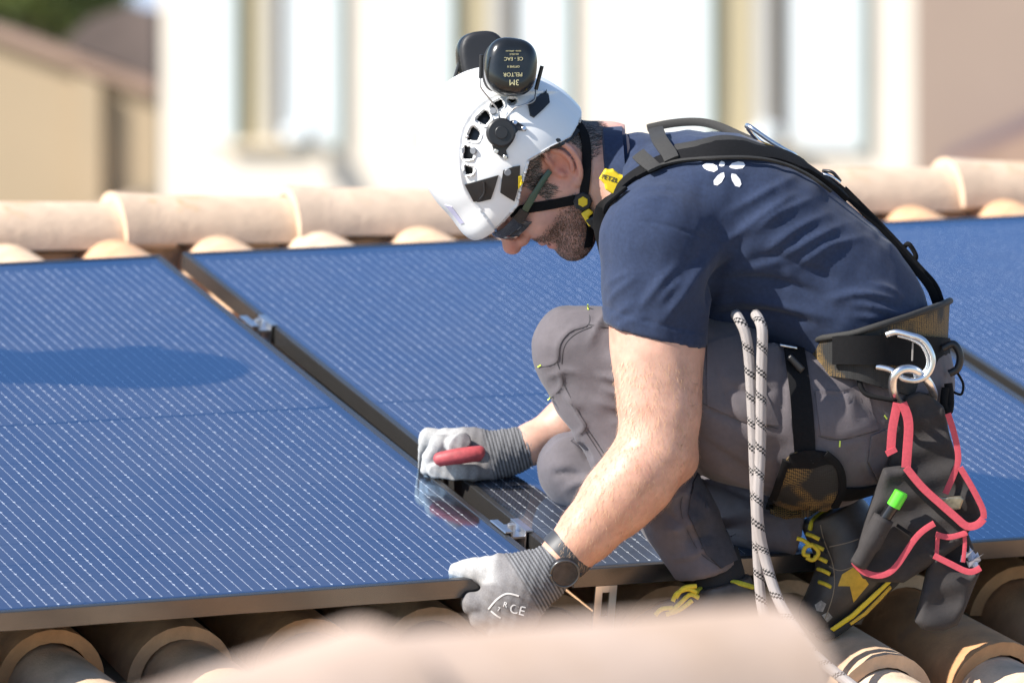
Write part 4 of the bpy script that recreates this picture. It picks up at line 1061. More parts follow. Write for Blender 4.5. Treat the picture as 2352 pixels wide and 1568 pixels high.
for s_ in (1, -1):
    pts = smooth_path([H(.088, s_*.068, .016), H(.060, s_*.0775, .018), H(.025, s_*.079, .017), H(.004, s_*.078, .014)], 6)
    ribbon('temple', pts, [HL*s_]*len(pts), [.011]*(len(pts)//2)+[.009]*(len(pts)-len(pts)//2), .0022, M['temple'], gls)
    ribbon('hinge', [H(.094, s_*.064, .018), H(.084, s_*.0705, .017), H(.076, s_*.074, .017)], [HL*s_]*3, .017, .003, M['black_plastic'], gls)

# ------------------------------------------------------------------ helmet
helmet = empty('safety_helmet', tuple(H(0, 0, .05)), 'white climbing helmet with black side vents on the worker head', 'helmet')
hc = H(.012, 0, .064)
f = Field(hc-.175, hc+.175, .0019)
f.ell(hc, (.126, .110, .146), HB3, 0)
f.ell(H(-.022, 0, .066), (.094, .107, .130), HB3, .03)
f.ell(H(.095, 0, .052), (.052, .072, .03), HB3, .03)
f.ell(hc, (.121, .105, .141), HB3, 0, cut=True)
f.ell(H(.085, 0, .040), (.055, .068, .028), HB3, 0, cut=True)
rimx = np.array([-.16, -.112, -.085, -.055, -.025, .010, .045, .075, .11, .14, .17]); rimy = np.array([.020, .006, .004, .012, .036, .058, .048, .034, .036, .042, .05])
sl, (X, Y, Z) = f.sub(f.lo, f.lo+f.n*f.vox)
a_ = (X-HE[0])*HF[0]+(Y-HE[1])*HF[1]+(Z-HE[2])*HF[2]; u_ = (X-HE[0])*HU[0]+(Y-HE[1])*HU[1]+(Z-HE[2])*HU[2]
f.D = np.maximum(f.D, (np.interp(a_, rimx, rimy).astype(np.float32)-u_))
VENTS = [[(1166, 226), (1186, 226), (1182, 234), (1173, 235)], [(1126, 241), (1150, 228), (1155, 242), (1142, 252)], [(1094, 272), (1115, 252), (1127, 270), (1115, 284)],
         [(1073, 317), (1086, 288), (1103, 302), (1097, 319)], [(1066, 361), (1069, 331), (1089, 342), (1085, 360)], [(1071, 397), (1068, 377), (1086, 383), (1085, 395)]]
for q in VENTS:
    pq = np.array([P(x, y, 9.385) for x, y in q]); c = pq.mean(0)
    f.slab(np.stack([(pq-c)[:, 0], (pq-c)[:, 2]], 1), [1., 0, 0], [0, 0, 1.], c, .035, .001, 0, cut=True)
V, F = f.net(); V = relax(V, F, 1, .45); N = vnormals(V, F)
# recessed side field bounded by a curved step
Q = proj(V)
curve = smooth_path([(1215, 212), (1150, 216), (1100, 245), (1067, 290), (1057, 340), (1060, 395), (1072, 440), (1100, 480)], 6)
d, pos, side = seg_dist(Q, curve)
inside = np.clip(np.where(side < 0, d, -d)/7+.5, 0, 1); lh = to_head(V)[:, 1]
wg = inside*np.clip((lh-.045)/.02, 0, 1)*(N[:, 1] < .2)
V = V-N*(wg*.0045)[:, None]
shell = mesh('shell', V, F, M['white_plastic'], helmet, True, None); B_HEL = bvh_of(shell)
# dark foam liner seen through the vents
f = Field(hc-.165, hc+.165, .004); f.ell(hc, (.112, .096, .132), HB3, 0); f.ell(hc, (.101, .084, .120), HB3, 0, cut=True)
f.half(H(0, 0, .062), -HU); V, F = f.net(); mesh('liner', V, F, M['black_plastic'], helmet, True)
def hd(name, poly, off, m, par=helmet, **k): return decal(name, poly, B_HEL, off, m, par, **k)
hd('lamp_clip', [(1067, 424), (1106, 413), (1145, 402), (1137, 430), (1128, 456), (1104, 462), (1087, 463)], .003, M['black_plastic'])
strap('clip_hook', [(1112, 415), (1114, 440), (1104, 455)], 5, .003, M['black_plastic'], helmet, B_HEL, .003)
hd('visor_plate', [(1156, 391), (1178, 383), (1194, 380), (1193, 420), (1181, 461), (1164, 451), (1149, 441), (1152, 415)], .003, M['black_plastic'])
hd('yellow_dial', [(1190, 404), (1197, 403), (1198, 420), (1190, 432)], .0045, M['yellow'])
for x, y in ((1166, 395), (1133, 257), (1089, 346)): 
    p_, n_v = cast(B_HEL, x, y); disc('rivet', p_+n_v*.002, n_v, .0055, .004, mat('grey rivet', (.18, .19, .21), .4), helmet, 16)
p_, n_v = cast(B_HEL, 1149, 305); n_v = nrm(n_v*.5+HL*.5)
disc('muff_pivot', p_+n_v*.006, n_v, .0225, .016, M['black_plastic'], helmet, 28, .003); disc('pivot_cap', p_+n_v*.014, n_v, .010, .004, M['black_plastic'], helmet, 20)
hd('pivot_flange', [(1165, 280), (1182, 277), (1208, 294), (1207, 301), (1190, 300), (1175, 318)], .003, M['black_plastic'])
hd('pivot_flange', [(1128, 325), (1135, 348), (1160, 366), (1167, 362), (1162, 345), (1178, 325)], .003, M['black_plastic'])
for x, y in ((1182, 283), (1202, 296), (1140, 347), (1160, 360)):
    q_, n_q = cast(B_HEL, x, y); disc('screw', q_+n_q*.004, n_q, .0036, .0025, M['alu'], helmet, 12)
hd('rear_clip', [(1212, 239), (1232, 226), (1253, 209), (1258, 224), (1260, 239), (1243, 256), (1226, 271), (1217, 266)], .004, M['black_plastic'])
hd('front_label', [(1022, 470), (1038, 474), (1066, 512), (1058, 514)], .0008, mat('lavender label', (.60, .58, .75), .5))
# nape cradle and straps on the head
B_HEAD = bvh_of(bodyo)
strap('nape_cradle', [(1238, 338), (1262, 330), (1295, 322), (1322, 300)], 22, .003, M['black_plastic'], helmet, B_HEAD, .005)
strap('rear_strap', [(1324, 285), (1340, 310), (1347, 350), (1348, 400), (1342, 450)], 22, .0016, M['black'], helmet, B_HEAD, .003)
strap('chin_strap', [(1170, 489), (1200, 480), (1250, 472), (1300, 462), (1335, 456)], 23, .0016, M['black'], helmet, B_HEAD, .0025)
strap('chin_strap', [(1340, 470), (1350, 500), (1352, 535), (1348, 565)], 22, .0016, M['black'], helmet, B_HEAD, .003)
p_, n_v = cast(B_HEAD, 1337, 462); n_v = nrm(n_v+np.array([0, -1, 0])); p_ = p_+n_v*.007
disc('strap_adjuster', p_, n_v, .0148, .007, M['black_plastic'], helmet, 8, .002); disc('adjuster_face', p_+n_v*.0042, n_v, .0082, .002, M['yellow'], helmet, 6)
yb = p_[1]
plate('buckle', [(1334, 490), (1352, 478), (1364, 488), (1352, 498), (1362, 520), (1352, 520), (1340, 500)], yb+.002, .006, M['yellow'], helmet)
plate('buckle', [(1344, 506), (1362, 495), (1392, 520), (1376, 542)], yb+.003, .012, M['black_plastic'], helmet)

# ---- earmuffs folded up on the helmet
def superquad(cx, cy, a, b, e=.55, n=36, rot=0.):
    out_ = []
    for k in range(n):
        t = 2*math.pi*k/n; c, s_ = math.cos(t), math.sin(t)
        x, y = a*math.copysign(abs(c)**e, c), b*math.copysign(abs(s_)**e, s_)
        out_.append((cx+x*math.cos(rot)-y*math.sin(rot), cy+x*math.sin(rot)+y*math.cos(rot)))
    return out_
def muff(cx, cy, y, a, b, label, near, tilt):
    root = empty('earmuff', tuple(P(cx, cy, y)), label, 'earmuff', 'pair of earmuffs folded up on the helmet')
    q = np.array([P(x, z, y) for x, z in superquad(0, 0, a, b, .74, 36, tilt)])-P(0, 0, y); c = P(cx, cy, y)
    loc_ = np.stack([q[:, 0], q[:, 2]], 1); s_ = -1 if near else 1
    u = nrm([1, .18, 0]); v = nrm([0, .18, 1])
    f = Field(c-[.065, .06, .07], c+[.065, .06, .07], .0022)
    f.slab(loc_, u, v, c, .024, .020, 0, bend=(lambda aa, bb: -3.0*(aa*aa+bb*bb)*(-s_)*-1 if False else 0*aa)); V, F = f.net(); V = relax(V, F, 3, .5)
    N = vnormals(V, F); mesh('cup', V, F, M['muff'], root, True)
    w_ = np.cross(u, v); o_ = -w_ if (w_[1] > 0) == near else w_
    f = Field(c-[.07, .07, .075], c+[.07, .07, .075], .0025); f.slab(loc_*.97, u, v, c-o_*.030, .010, .008, 0); V, F = f.net()
    mesh('cushion', relax(V, F, 2, .5), F, mat('black foam cushion', (.014, .014, .016), .55), root, True)
    return root, c, u, v, o_
mroot, mc, mu, mv, mo = muff(1173, 154, 9.365, 60, 67, 'black earmuff nearest the camera with gold print, above the helmet', True, .12)
GP = M['ink']
for b_, dz, sz, dx in (('3M', -.026, .0125, .001), ('PELTOR', -.014, .0085, -.001), ('OPTIME II', -.002, .0045, 0), ('CE - EAC', .010, .0075, 0), ('EN 352-3', .017, .0035, .001), ('TESTED - APPROVED', .022, .0026, 0)):
    text('print', b_, sz, mc+mo*.0246+mv*dz+mu*dx, -mu, -mv, GP, mroot)
mroot2, mc2, mu2, mv2, mo2 = muff(1103, 138, 9.565, 56, 64, 'black earmuff on the far side of the helmet', False, -.1)
for (pa, pb, yy, rt) in (((1106, 126), (1104, 180), 9.345, mroot), ((1245, 152), (1231, 206), 9.385, mroot), ((1062, 124), (1045, 178), 9.55, mroot2)):
    mesh('rod_sleeve', *tube_vf([P(*pa, yy), P(*pb, yy)], 4.6/S, 10), M['black_plastic'], rt, True, 50)
tubes('wire_arm', [(1104, 178, 9.345), (1104, 200, 9.345), (1118, 220, 9.348), (1140, 248, 9.352), (1147, 268, 9.352), (1146, 290, 9.36)], 2.2, M['steel'], mroot, 6)
tubes('wire_arm', [(1231, 204, 9.385), (1226, 232, 9.37), (1200, 242, 9.355), (1180, 250, 9.352), (1165, 268, 9.352), (1158, 290, 9.36)], 2.2, M['steel'], mroot, 6)
tubes('wire_arm', [(1045, 176, 9.55), (1037, 205, 9.56), (1050, 240, 9.565)], 2.2, M['steel'], mroot2, 6)
tubes('pivot_knob', [(1060, 130, 9.545), (1068, 150, 9.545)], 8, M['black_plastic'], mroot2, 8)

# ------------------------------------------------------------------ harness worn over the shirt
har = empty('safety_harness', tuple(P(2000, 800, 9.4)), 'black fall arrest harness with shoulder straps and padded belt', 'harness')
B_SC = bvh_of(shirt, bodyo)
strap('shoulder_pad', [(1470, 402), (1515, 378), (1565, 362), (1640, 350), (1720, 350), (1795, 364), (1850, 390), (1905, 428), (1938, 458)], [40]*16+[56]*20+[36]*7+[24]*6, .006, M['black'], har, B_SHIRT, .003)
strap('strap_edge', [(1500, 395), (1560, 378), (1640, 371), (1720, 371), (1790, 384), (1850, 410), (1900, 446)], 7, .003, M['dkgrey_web'], har, B_SHIRT, .008)
strap('strap_top', [(1552, 348), (1600, 340), (1660, 326), (1710, 334), (1760, 352)], [26]*25, .005, M['dkgrey_web'], har, B_SHIRT, .004)
strap('shoulder_pad', [(1492, 294, 9.62), (1540, 284, 9.60), (1600, 280, 9.58), (1650, 290, 9.56), (1700, 312, 9.53), (1750, 335, 9.48), (1800, 368, 9.42)], 20, .008, M['dkgrey_web'], har, None)
strap('back_strap', [(1890, 400, 9.42), (1932, 436, 9.425), (1986, 486, 9.43), (2047, 555, 9.44), (2101, 616, 9.45), (2136, 660, 9.45), (2152, 700, 9.45)], 19, .003, M['black'], har, None)
strap('back_strap', [(1940, 432, 9.48), (1996, 488, 9.49), (2058, 552, 9.49), (2112, 612, 9.49), (2150, 655, 9.49), (2166, 700, 9.49)], 11, .003, M['black'], har, None)
strap('loop', [(1508, 312), (1522, 335), (1540, 362), (1548, 378)], 36, .003, M['dkgrey_web'], har, B_SHIRT, .011)
strap('loop', [(1475, 366), (1492, 382), (1508, 402)], 34, .003, M['dkgrey_web'], har, B_SHIRT, .011)
strap('chest_strap', [(1385, 478, 9.375), (1378, 505, 9.375), (1382, 535, 9.37), (1392, 575, 9.365), (1400, 600, 9.36)], 34, .004, M['black'], har, None)
strap('chest_strap', [(1440, 440), (1410, 465), (1385, 482)], 34, .004, M['black'], har, B_SC, .006)
strap('shoulder_strap', [(1425, 438), (1450, 415), (1485, 392)], 36, .004, M['black'], har, B_SC, .005)
yy = cast(B_SC, 1412, 425)[0][1]-.022
plate('strap_buckle', [(1376, 410), (1390, 387), (1398, 390), (1408, 388), (1422, 400), (1448, 408), (1444, 420), (1432, 428), (1418, 453), (1390, 434), (1388, 422)], yy, .020, M['yellow'], har, .003, .0014)
text('print', 'PETZL', .0098, P(1400, 410, yy-.0105), [.95, 0, -.30], [.30, 0, .95], M['darkink'], har)
tubes('chest_link', [(1375, 540, yy+.01), (1400, 512, yy+.005), (1408, 516, yy+.005), (1388, 548, yy+.01)], 3, M['steel'], har, 8)
# dorsal D ring and back buckles
tubes('dorsal_ring', [(1717, 293, 9.44), (1722, 291, 9.40), (1760, 318, 9.395), (1800, 343, 9.395), (1826, 357, 9.41), (1824, 363, 9.44), (1790, 352, 9.46), (1745, 325, 9.46)], 5.5, M['alu'], har, 10, 6, True)
strap('ring_keeper', [(1705, 330, 9.44), (1740, 332, 9.425), (1790, 352, 9.42), (1835, 385, 9.42)], 20, .004, mat('orange tab', (.70, .36, .05), .6), har, None)
strap('ring_keeper', [(1790, 350, 9.41), (1830, 375, 9.40), (1860, 400, 9.40)], 26, .005, M['black'], har, None)
tubes('back_buckle', [(1872, 398, 9.41), (1905, 404, 9.40), (1928, 420, 9.41)], 4, M['alu'], har, 8); tubes('back_buckle', [(1890, 392, 9.42), (1912, 396, 9.41), (1930, 416, 9.42)], 4, M['black_plastic'], har, 8)
tubes('strap_keeper', [(2075, 572, 9.50), (2086, 560, 9.49), (2098, 575, 9.49), (2104, 592, 9.49), (2092, 598, 9.50), (2080, 585, 9.50)], 6, M['black'], har, 8, 5, True)
# padded belt: band round the waist, flared at the back
def belt_band(name, m, a0, a1, top, bot, ra, rb, cxp, th, seg=44, flare=0.):
    rings = []; V = []; F = []; K = 7
    for lay in (0, 1):
        for i in range(seg+1):
            a = a0+(a1-a0)*i/seg; x = cxp+math.cos(a)*ra*S; y = YM+math.sin(a)*rb
            for j in range(K):
                u = j/(K-1); zt, zb = np.interp(x, *top), np.interp(x, *bot); py = zt+(zb-zt)*u
                fl = 1+flare*max(math.cos(a), 0)*(1-u)**2
                xx = cxp+math.cos(a)*(ra*fl-lay*th)*S; yy_ = YM+math.sin(a)*(rb-lay*th)
                V.append(P(xx, py, yy_))
    O = (seg+1)*K
    for lay in (0, 1):
        for i in range(seg):
            for j in range(K-1): F.append((lay*O+i*K+j, lay*O+i*K+j+1, lay*O+(i+1)*K+j+1, lay*O+(i+1)*K+j))
    for j in (0, K-1):
        for i in range(seg): F.append((i*K+j, (i+1)*K+j, O+(i+1)*K+j, O+i*K+j))
    for i in (0, seg):
        for j in range(K-1): F.append((i*K+j, i*K+j+1, O+i*K+j+1, O+i*K+j))
    return fixn(mesh(name, V, F, m, har, True, 50)), V
M['beltmesh'] = bpy.data.materials.new('black and orange mesh'); bm_ = M['beltmesh']; bm_.use_nodes = True
n_, l_ = bm_.node_tree.nodes, bm_.node_tree.links; b_ = n_['Principled BSDF']; b_.inputs['Roughness'].default_value = .8
tc = n_.new('ShaderNodeTexCoord'); ch = n_.new('ShaderNodeTexVoronoi'); ch.inputs['Scale'].default_value = 330; ch.inputs['Randomness'].default_value = .15
no = n_.new('ShaderNodeTexNoise'); no.inputs['Scale'].default_value = 14
rp = n_.new('ShaderNodeValToRGB'); rp.color_ramp.elements[0].position = .48; rp.color_ramp.elements[0].color = (.02, .02, .02, 1); rp.color_ramp.elements[1].position = .58; rp.color_ramp.elements[1].color = (.22, .135, .04, 1)
mxn = n_.new('ShaderNodeMix'); mxn.data_type = 'RGBA'; gt = n_.new('ShaderNodeMath'); gt.operation = 'GREATER_THAN'; gt.inputs[1].default_value = .5
l_.new(tc.outputs['Object'], ch.inputs['Vector']); l_.new(tc.outputs['Object'], no.inputs['Vector']); l_.new(no.outputs[0], rp.inputs[0]); l_.new(ch.outputs['Distance'], gt.inputs[0])
l_.new(gt.outputs[0], mxn.inputs[0]); l_.new(rp.outputs[0], mxn.inputs[6]); mxn.inputs[7].default_value = (.012, .012, .012, 1); l_.new(mxn.outputs[2], b_.inputs['Base Color'])
top = ([1800, 1960, 2080, 2150, 2185], [790, 766, 728, 702, 686]); bot = ([1800, 1960, 2080, 2150, 2185], [850, 870, 905, 930, 940])
pad, PV = belt_band('belt_pad', M['beltmesh'], -math.pi*.72, math.pi*.72, top, bot, .126, .222, 1985, .010, flare=.04)
top2 = ([1800, 1960, 2080, 2150, 2185], [796, 772, 735, 708, 676])
K = 7; edge = [np.array(PV[i*K]) for i in range(45)]
mesh('pad_binding', *tube_vf(edge, 8/S, 8), M['dkgrey_web'], har, True)
topb = ([1800, 1925, 2090, 2185], [790, 771, 770, 776]); botb = ([1800, 1925, 2090, 2185], [850, 836, 840, 850])
belt_band('belt_webbing', M['black'], -math.pi*.62, -math.pi*.05, topb, botb, .133, .231, 1985, .005)
strap('belt_keeper', [(1986, 768, 9.255), (1985, 800, 9.252), (1980, 850, 9.255)], 14, .004, M['black_plastic'], har, None)
for x in (2006, 2017, 2097): strap('stitch', [(x, 776, 9.250), (x-1, 800, 9.2495), (x-2, 828, 9.250)], 4, .0008, M['greyhair'], har, None)
tubes('side_ring', [(2036, 769, 9.245), (2058, 763, 9.242), (2090, 770, 9.238), (2118, 780, 9.236), (2136, 805, 9.236), (2142, 832, 9.236), (2130, 860, 9.236), (2105, 873, 9.236), (2075, 869, 9.238), (2052, 853, 9.24), (2035, 846, 9.243), (2013, 842, 9.246)], 7.5, M['alu'], har, 10)
tubes('side_ring', [(2062, 771, 9.243), (2092, 779, 9.240), (2115, 792, 9.238), (2128, 815, 9.238), (2130, 838, 9.238), (2118, 858, 9.238), (2098, 864, 9.238)], 4, M['alu'], har, 8)
ring = tubes('connector_ring', [(2066, 925, 9.275), (2052, 900, 9.235), (2052, 868, 9.222), (2070, 849, 9.222), (2095, 848, 9.23), (2118, 862, 9.243), (2136, 884, 9.26), (2144, 910, 9.30), (2130, 936, 9.305), (2095, 940, 9.30)], 10, M['alu'], None, 14, 8, True)
tag(ring, 'round polished alloy ring linking the belt ring and pouch', 'ring')
for q in ([(2165, 800), (2190, 790), (2205, 815), (2200, 845), (2180, 858)],): tubes('gear_loop', [(x, y, 9.36) for x, y in q], 9, M['black_plastic'], har, 10)
tubes('gear_loop', [(2195, 850, 9.36), (2212, 880, 9.36), (2208, 905, 9.36), (2190, 900, 9.36)], 3, M['black'], har, 8)
tubes('gear_loop', [(1978, 850, 9.26), (1975, 880, 9.255), (1990, 905, 9.25), (2030, 915, 9.245), (2060, 920, 9.245)], 6, M['black'], har, 8)
tubes('strap_tail', [(2178, 880, 9.33), (2182, 920, 9.325), (2178, 945, 9.32), (2168, 930, 9.32), (2172, 890, 9.325)], 10, M['black'], har, 8)
# thigh strap with mesh pad
strap('thigh_strap', [(1822, 800), (1832, 860), (1842, 940), (1850, 1040)], 50, .003, M['black'], har, B_TROU, .003)
strap('thigh_strap', [(1925, 1130), (1965, 1130), (2010, 1120), (2040, 1110)], 44, .003, M['black'], har, B_TROU, .003)
decal('thigh_pad', [(1808, 1050), (1830, 1034), (1895, 1036), (1922, 1062), (1932, 1110), (1915, 1150), (1860, 1186), (1800, 1192), (1768, 1178), (1785, 1120)], B_TROU, .009, M['beltmesh'], har, rings=5)
strap('pad_binding', [(1808, 1050), (1785, 1120), (1768, 1178)], 18, .004, M['black'], har, B_TROU, .009); strap('pad_binding', [(1895, 1036), (1922, 1062), (1932, 1110), (1915, 1150)], 18, .004, M['black'], har, B_TROU, .009)
decal('pad_top', [(1815, 1040), (1850, 1030), (1898, 1036), (1910, 1060), (1860, 1068), (1812, 1066)], B_TROU, .0105, M['black'], har)
plate('thigh_buckle', [(1806, 822), (1818, 812), (1850, 845), (1838, 858)], cast(B_TROU, 1828, 838)[0][1]-.012, .012, M['black_plastic'], har, .003)
plate('front_link', [(1790, 788), (1832, 796), (1832, 803), (1790, 795)], cast(B_ALL, 1811, 798)[0][1]-.012, .006, M['alu'], har)
strap('belt_loop', [(1845, 800), (1850, 785), (1865, 778), (1882, 786), (1880, 810)], 18, .003, M['trouser'], har, B_TROU, .008)

# ------------------------------------------------------------------ rope
M['rope'] = bpy.data.materials.new('white rope with black ticks'); rm = M['rope']; rm.use_nodes = True
n_, l_ = rm.node_tree.nodes, rm.node_tree.links; b_ = n_['Principled BSDF']; b_.inputs['Roughness'].default_value = .85
uv = n_.new('ShaderNodeUVMap'); uv.uv_map = 'UVMap'; sx = n_.new('ShaderNodeSeparateXYZ'); l_.new(uv.outputs[0], sx.inputs[0])
def mth(op, a, b=None, c=None):
    x = n_.new('ShaderNodeMath'); x.operation = op
    for i, v in enumerate((a, b, c)):
        if v is None: continue
        if isinstance(v, (int, float)): x.inputs[i].default_value = v
        else: l_.new(v, x.inputs[i])
    return x.outputs[0]
U, VV_ = sx.outputs[0], sx.outputs[1]
sp = mth('FRACT', mth('ADD', mth('MULTIPLY', VV_, 26.), U)); t1 = mth('LESS_THAN', sp, .30)
chk = mth('FRACT', mth('MULTIPLY', U, 7.)); chk2 = mth('FRACT', mth('ADD', mth('MULTIPLY', VV_, 165.), mth('MULTIPLY', mth('FLOOR', mth('MULTIPLY', U, 12.)), .5)))
t2 = mth('LESS_THAN', chk2, .55); tick = mth('MULTIPLY', t1, t2)
mxn = n_.new('ShaderNodeMix'); mxn.data_type = 'RGBA'; l_.new(tick, mxn.inputs[0]); mxn.inputs[6].default_value = (.36, .325, .31, 1); mxn.inputs[7].default_value = (.012, .012, .014, 1); l_.new(mxn.outputs[2], b_.inputs['Base Color'])
wv = mth('MULTIPLY', mth('SINE', mth('ADD', mth('MULTIPLY', VV_, 2200.), mth('MULTIPLY', U, 25.))), mth('SINE', mth('SUBTRACT', mth('MULTIPLY', VV_, 2200.), mth('MULTIPLY', U, 25.))))
bp = n_.new('ShaderNodeBump'); bp.inputs['Strength'].default_value = .6; bp.inputs['Distance'].default_value = .0008; l_.new(wv, bp.inputs['Height']); l_.new(bp.outputs[0], b_.inputs['Normal'])
def rope_strand(name, path, r, parent):
    pp = smooth_path([P(*p) for p in path], 10); seg = 14; V, F = tube_vf(pp, r/S, seg, caps=True)
    o = mesh(name, V, F, M['rope'], parent, True); me = o.data
    L = np.concatenate([[0], np.cumsum(np.linalg.norm(np.diff(np.array(pp), axis=0), axis=1))])
    ul = me.uv_layers.new(name='UVMap')
    for p in me.polygons:
        vs_ = list(p.vertices); ks = [v % seg for v in vs_]
        for li, v in zip(p.loop_indices, vs_):
            k = v % seg
            if max(ks)-min(ks) > seg//2 and k < seg//2: k += seg
            ul.data[li].uv = (k/seg, L[v//seg])
    return o
rope = empty('rope', tuple(P(1745, 1300, 9.2)), 'white rope with black ticks, doubled, hanging from the waist', 'rope')
rope_strand('strand', [(1690, 722, 9.25), (1700, 738, 9.215), (1713, 770, 9.205), (1721, 830, 9.203), (1728, 950, 9.20), (1733, 1080, 9.20), (1738, 1200, 9.20), (1742, 1300, 9.20), (1750, 1390, 9.19), (1770, 1460, 9.17), (1800, 1540, 9.13), (1850, 1640, 9.05)], 12.5, rope)
rope_strand('strand', [(1735, 722, 9.25), (1744, 736, 9.215), (1751, 765, 9.20), (1749, 850, 9.195), (1748, 950, 9.192), (1746, 1050, 9.19), (1741, 1130, 9.182), (1742, 1200, 9.178), (1757, 1280, 9.18), (1785, 1370, 9.16), (1825, 1440, 9.13), (1875, 1505, 9.08), (1940, 1560, 9.02), (2020, 1620, 8.95)], 12.5, rope)

# ------------------------------------------------------------------ wrist watch and red-handled tool
wat = empty('wrist_watch', tuple(P(1298, 1280, 9.19)), 'black round sports watch on the near wrist', 'watch')
wa = nrm(FORE_N[5][0]-FORE_N[3][0]); wc = P(1302, 1270, 9.192); wu = nrm(np.cross(wa, [0, -1, .0])); wv_ = nrm(np.cross(wa, wu))
pts = [wc+(wu*math.cos(a)*.0388+wv_*math.sin(a)*.0388) for a in np.linspace(0, 2*math.pi, 41)]
ribbon('watch_strap', pts, [nrm(p-wc) for p in pts], .022, .0022, mat('black rubber strap', (.035, .037, .042), .5), wat)
wn = nrm(np.array([-.05, -.92, -.40])); wp = P(1296, 1314, 9.15)
wn = nrm(wn-wa*(wn@wa)*.6)
disc('case', wp, wn, .0235, .011, M['black_plastic'], wat, 32, .002); 
V, F = tube_vf([wp+wn*.005+.0215*(nrm(np.cross(wn, [0, 0, 1]))*math.cos(a)+nrm(np.cross(wn, np.cross(wn, [0, 0, 1])))*math.sin(a)) for a in np.linspace(0, 2*math.pi, 41)], .0018, 8); mesh('bezel', V, F, mat('dark steel', (.12, .12, .12), .3, metal=.8), wat, True)
disc('dial', wp+wn*.0050, wn, .0195, .002, mat('watch glass', (.05, .045, .04), .08, spec=.9, noise=.4, nscale=60), wat, 32, .0005)
disc('crown', wp+nrm(wa*-.3+np.array([.9, 0, -.35]))*.0245, np.array([.9, 0, -.35]), .003, .004, M['black_plastic'], wat, 10)
tp_ = smooth_path([P(1000, 1060, 9.63), P(1012, 1054, 9.627), P(1040, 1049, 9.624), P(1075, 1044, 9.624), P(1100, 1041, 9.628), P(1107, 1042, 9.63)], 4)
tr2 = np.interp(np.linspace(0, 1, len(tp_)), [0, .06, .15, .5, .85, .95, 1], [.003, .0085, .0115, .0132, .0125, .0105, .007])
tool = mesh('pliers', *tube_vf(tp_, list(tr2), 14), mat('red handle grip', (.36, .055, .06), .55, noise=.25, nscale=80, bump=.4, bscale=150, bdist=.001), None, True)
tag(tool, 'red handled tool held in the far gloved fist', 'tool')

# ------------------------------------------------------------------ tool pouch
M['pouch'] = mat('black canvas', (.030, .026, .026), .85, noise=.15, nscale=90, bump=.5, bscale=350, bdist=.0012)
M['pink'] = mat('coral pink binding', (.52, .065, .09), .7, noise=.12, nscale=200, bump=.4, bscale=500, bdist=.0005)
pou = empty('tool_pouch', tuple(P(2120, 1300, 9.28)), 'black canvas tool pouch with coral pink binding hanging from the ring', 'pouch')
YP = 9.275
def pplate(name, poly, y, th, m=None, r=.006, parent=pou, bulge=0.): 
    bend = (lambda a, b: 0*a) if not bulge else (lambda a, b: bulge*np.cos(np.clip(a*22, -1.5, 1.5))*np.cos(np.clip(b*14, -1.5, 1.5))+.0025*np.sin(a*90+b*60)+.002*np.sin(b*130-a*40))
    return plate(name, poly, y, th, m or M['pouch'], parent, r, .0024, bend)
back = pplate('back_panel', [(2062, 935), (2082, 908), (2110, 900), (2135, 905), (2168, 935), (2182, 1000), (2205, 1073), (2248, 1150), (2258, 1185), (2221, 1225), (2140, 1200), (2085, 1100), (2040, 1075), (2050, 1000)], YP+.012, .022, bulge=-.006)
body_p = pplate('front_pocket', [(2029, 1075), (2080, 1070), (2118, 1115), (2162, 1157), (2218, 1207), (2210, 1245), (2150, 1290), (2112, 1315), (2075, 1336), (2012, 1336), (1980, 1325), (1958, 1287), (1985, 1200)], YP-.022, .045, r=.014, bulge=-.010)
B_PO = bvh_of(back, body_p)
pp2 = pplate('side_pocket', [(2146, 1274), (2182, 1293), (2225, 1313), (2254, 1303), (2238, 1345), (2200, 1436), (2165, 1447), (2121, 1446), (2101, 1426), (2130, 1310)], YP-.025, .042, r=.012, bulge=-.009)
pplate('pocket_back', [(2148, 1222), (2222, 1218), (2252, 1300), (2230, 1330), (2140, 1300)], YP+.004, .012)
tube_p = mesh('pen_sleeve', *tube_vf(smooth_path([P(1972, 1296, YP-.052), P(1998, 1250, YP-.058), P(2030, 1188, YP-.058)], 5), [.014]*5+[.0165]*6, 16), M['pouch'], pou, True)
def trim(path, w_=12, y=None, b=None): return strap('binding', [(x, z, y) for x, z in path] if y else path, w_*1.2, .0014, M['pink'], pou, b, .002)
trim([(2081, 1073), (2117, 1117), (2161, 1157), (2195, 1187), (2221, 1208), (2245, 1204), (2259, 1190)], 15, YP-.052)
trim([(2259, 1190), (2257, 1168), (2232, 1118), (2205, 1073)], 12, YP-.02)
trim([(1961, 1289), (1972, 1303), (1990, 1315), (2017, 1321), (2042, 1314), (2062, 1295), (2082, 1265), (2101, 1237), (2122, 1216), (2146, 1201)], 12, YP-.056)
trim([(2145, 1275), (2181, 1293), (2225, 1313), (2252, 1303)], 12, YP-.054); trim([(2149, 1226), (2181, 1233), (2221, 1222)], 11, YP-.048)
trim([(2154, 1230), (2151, 1272)], 8, YP-.045); trim([(2215, 1228), (2216, 1250), (2212, 1290)], 8, YP-.045)
trim([(2061, 925), (2056, 950), (2049, 989), (2046, 1037)], 17, YP-.035); trim([(2044, 1030), (2050, 1042)], 22, YP-.037)
trim([(2072, 925), (2084, 955), (2087, 985), (2084, 1030), (2081, 1073)], 18, YP-.038)
trim([(2177, 949), (2193, 1001), (2201, 1053), (2190, 1090), (2171, 1133)], 12, YP-.012)
strap('pocket_fold', [(2045, 1180, YP-.056), (2000, 1270, YP-.056), (1985, 1300, YP-.052)], 5, .002, M['dkgrey_web'], pou); strap('pocket_fold', [(2060, 1205, YP-.054), (2105, 1235, YP-.052)], 8, .002, M['black'], pou)
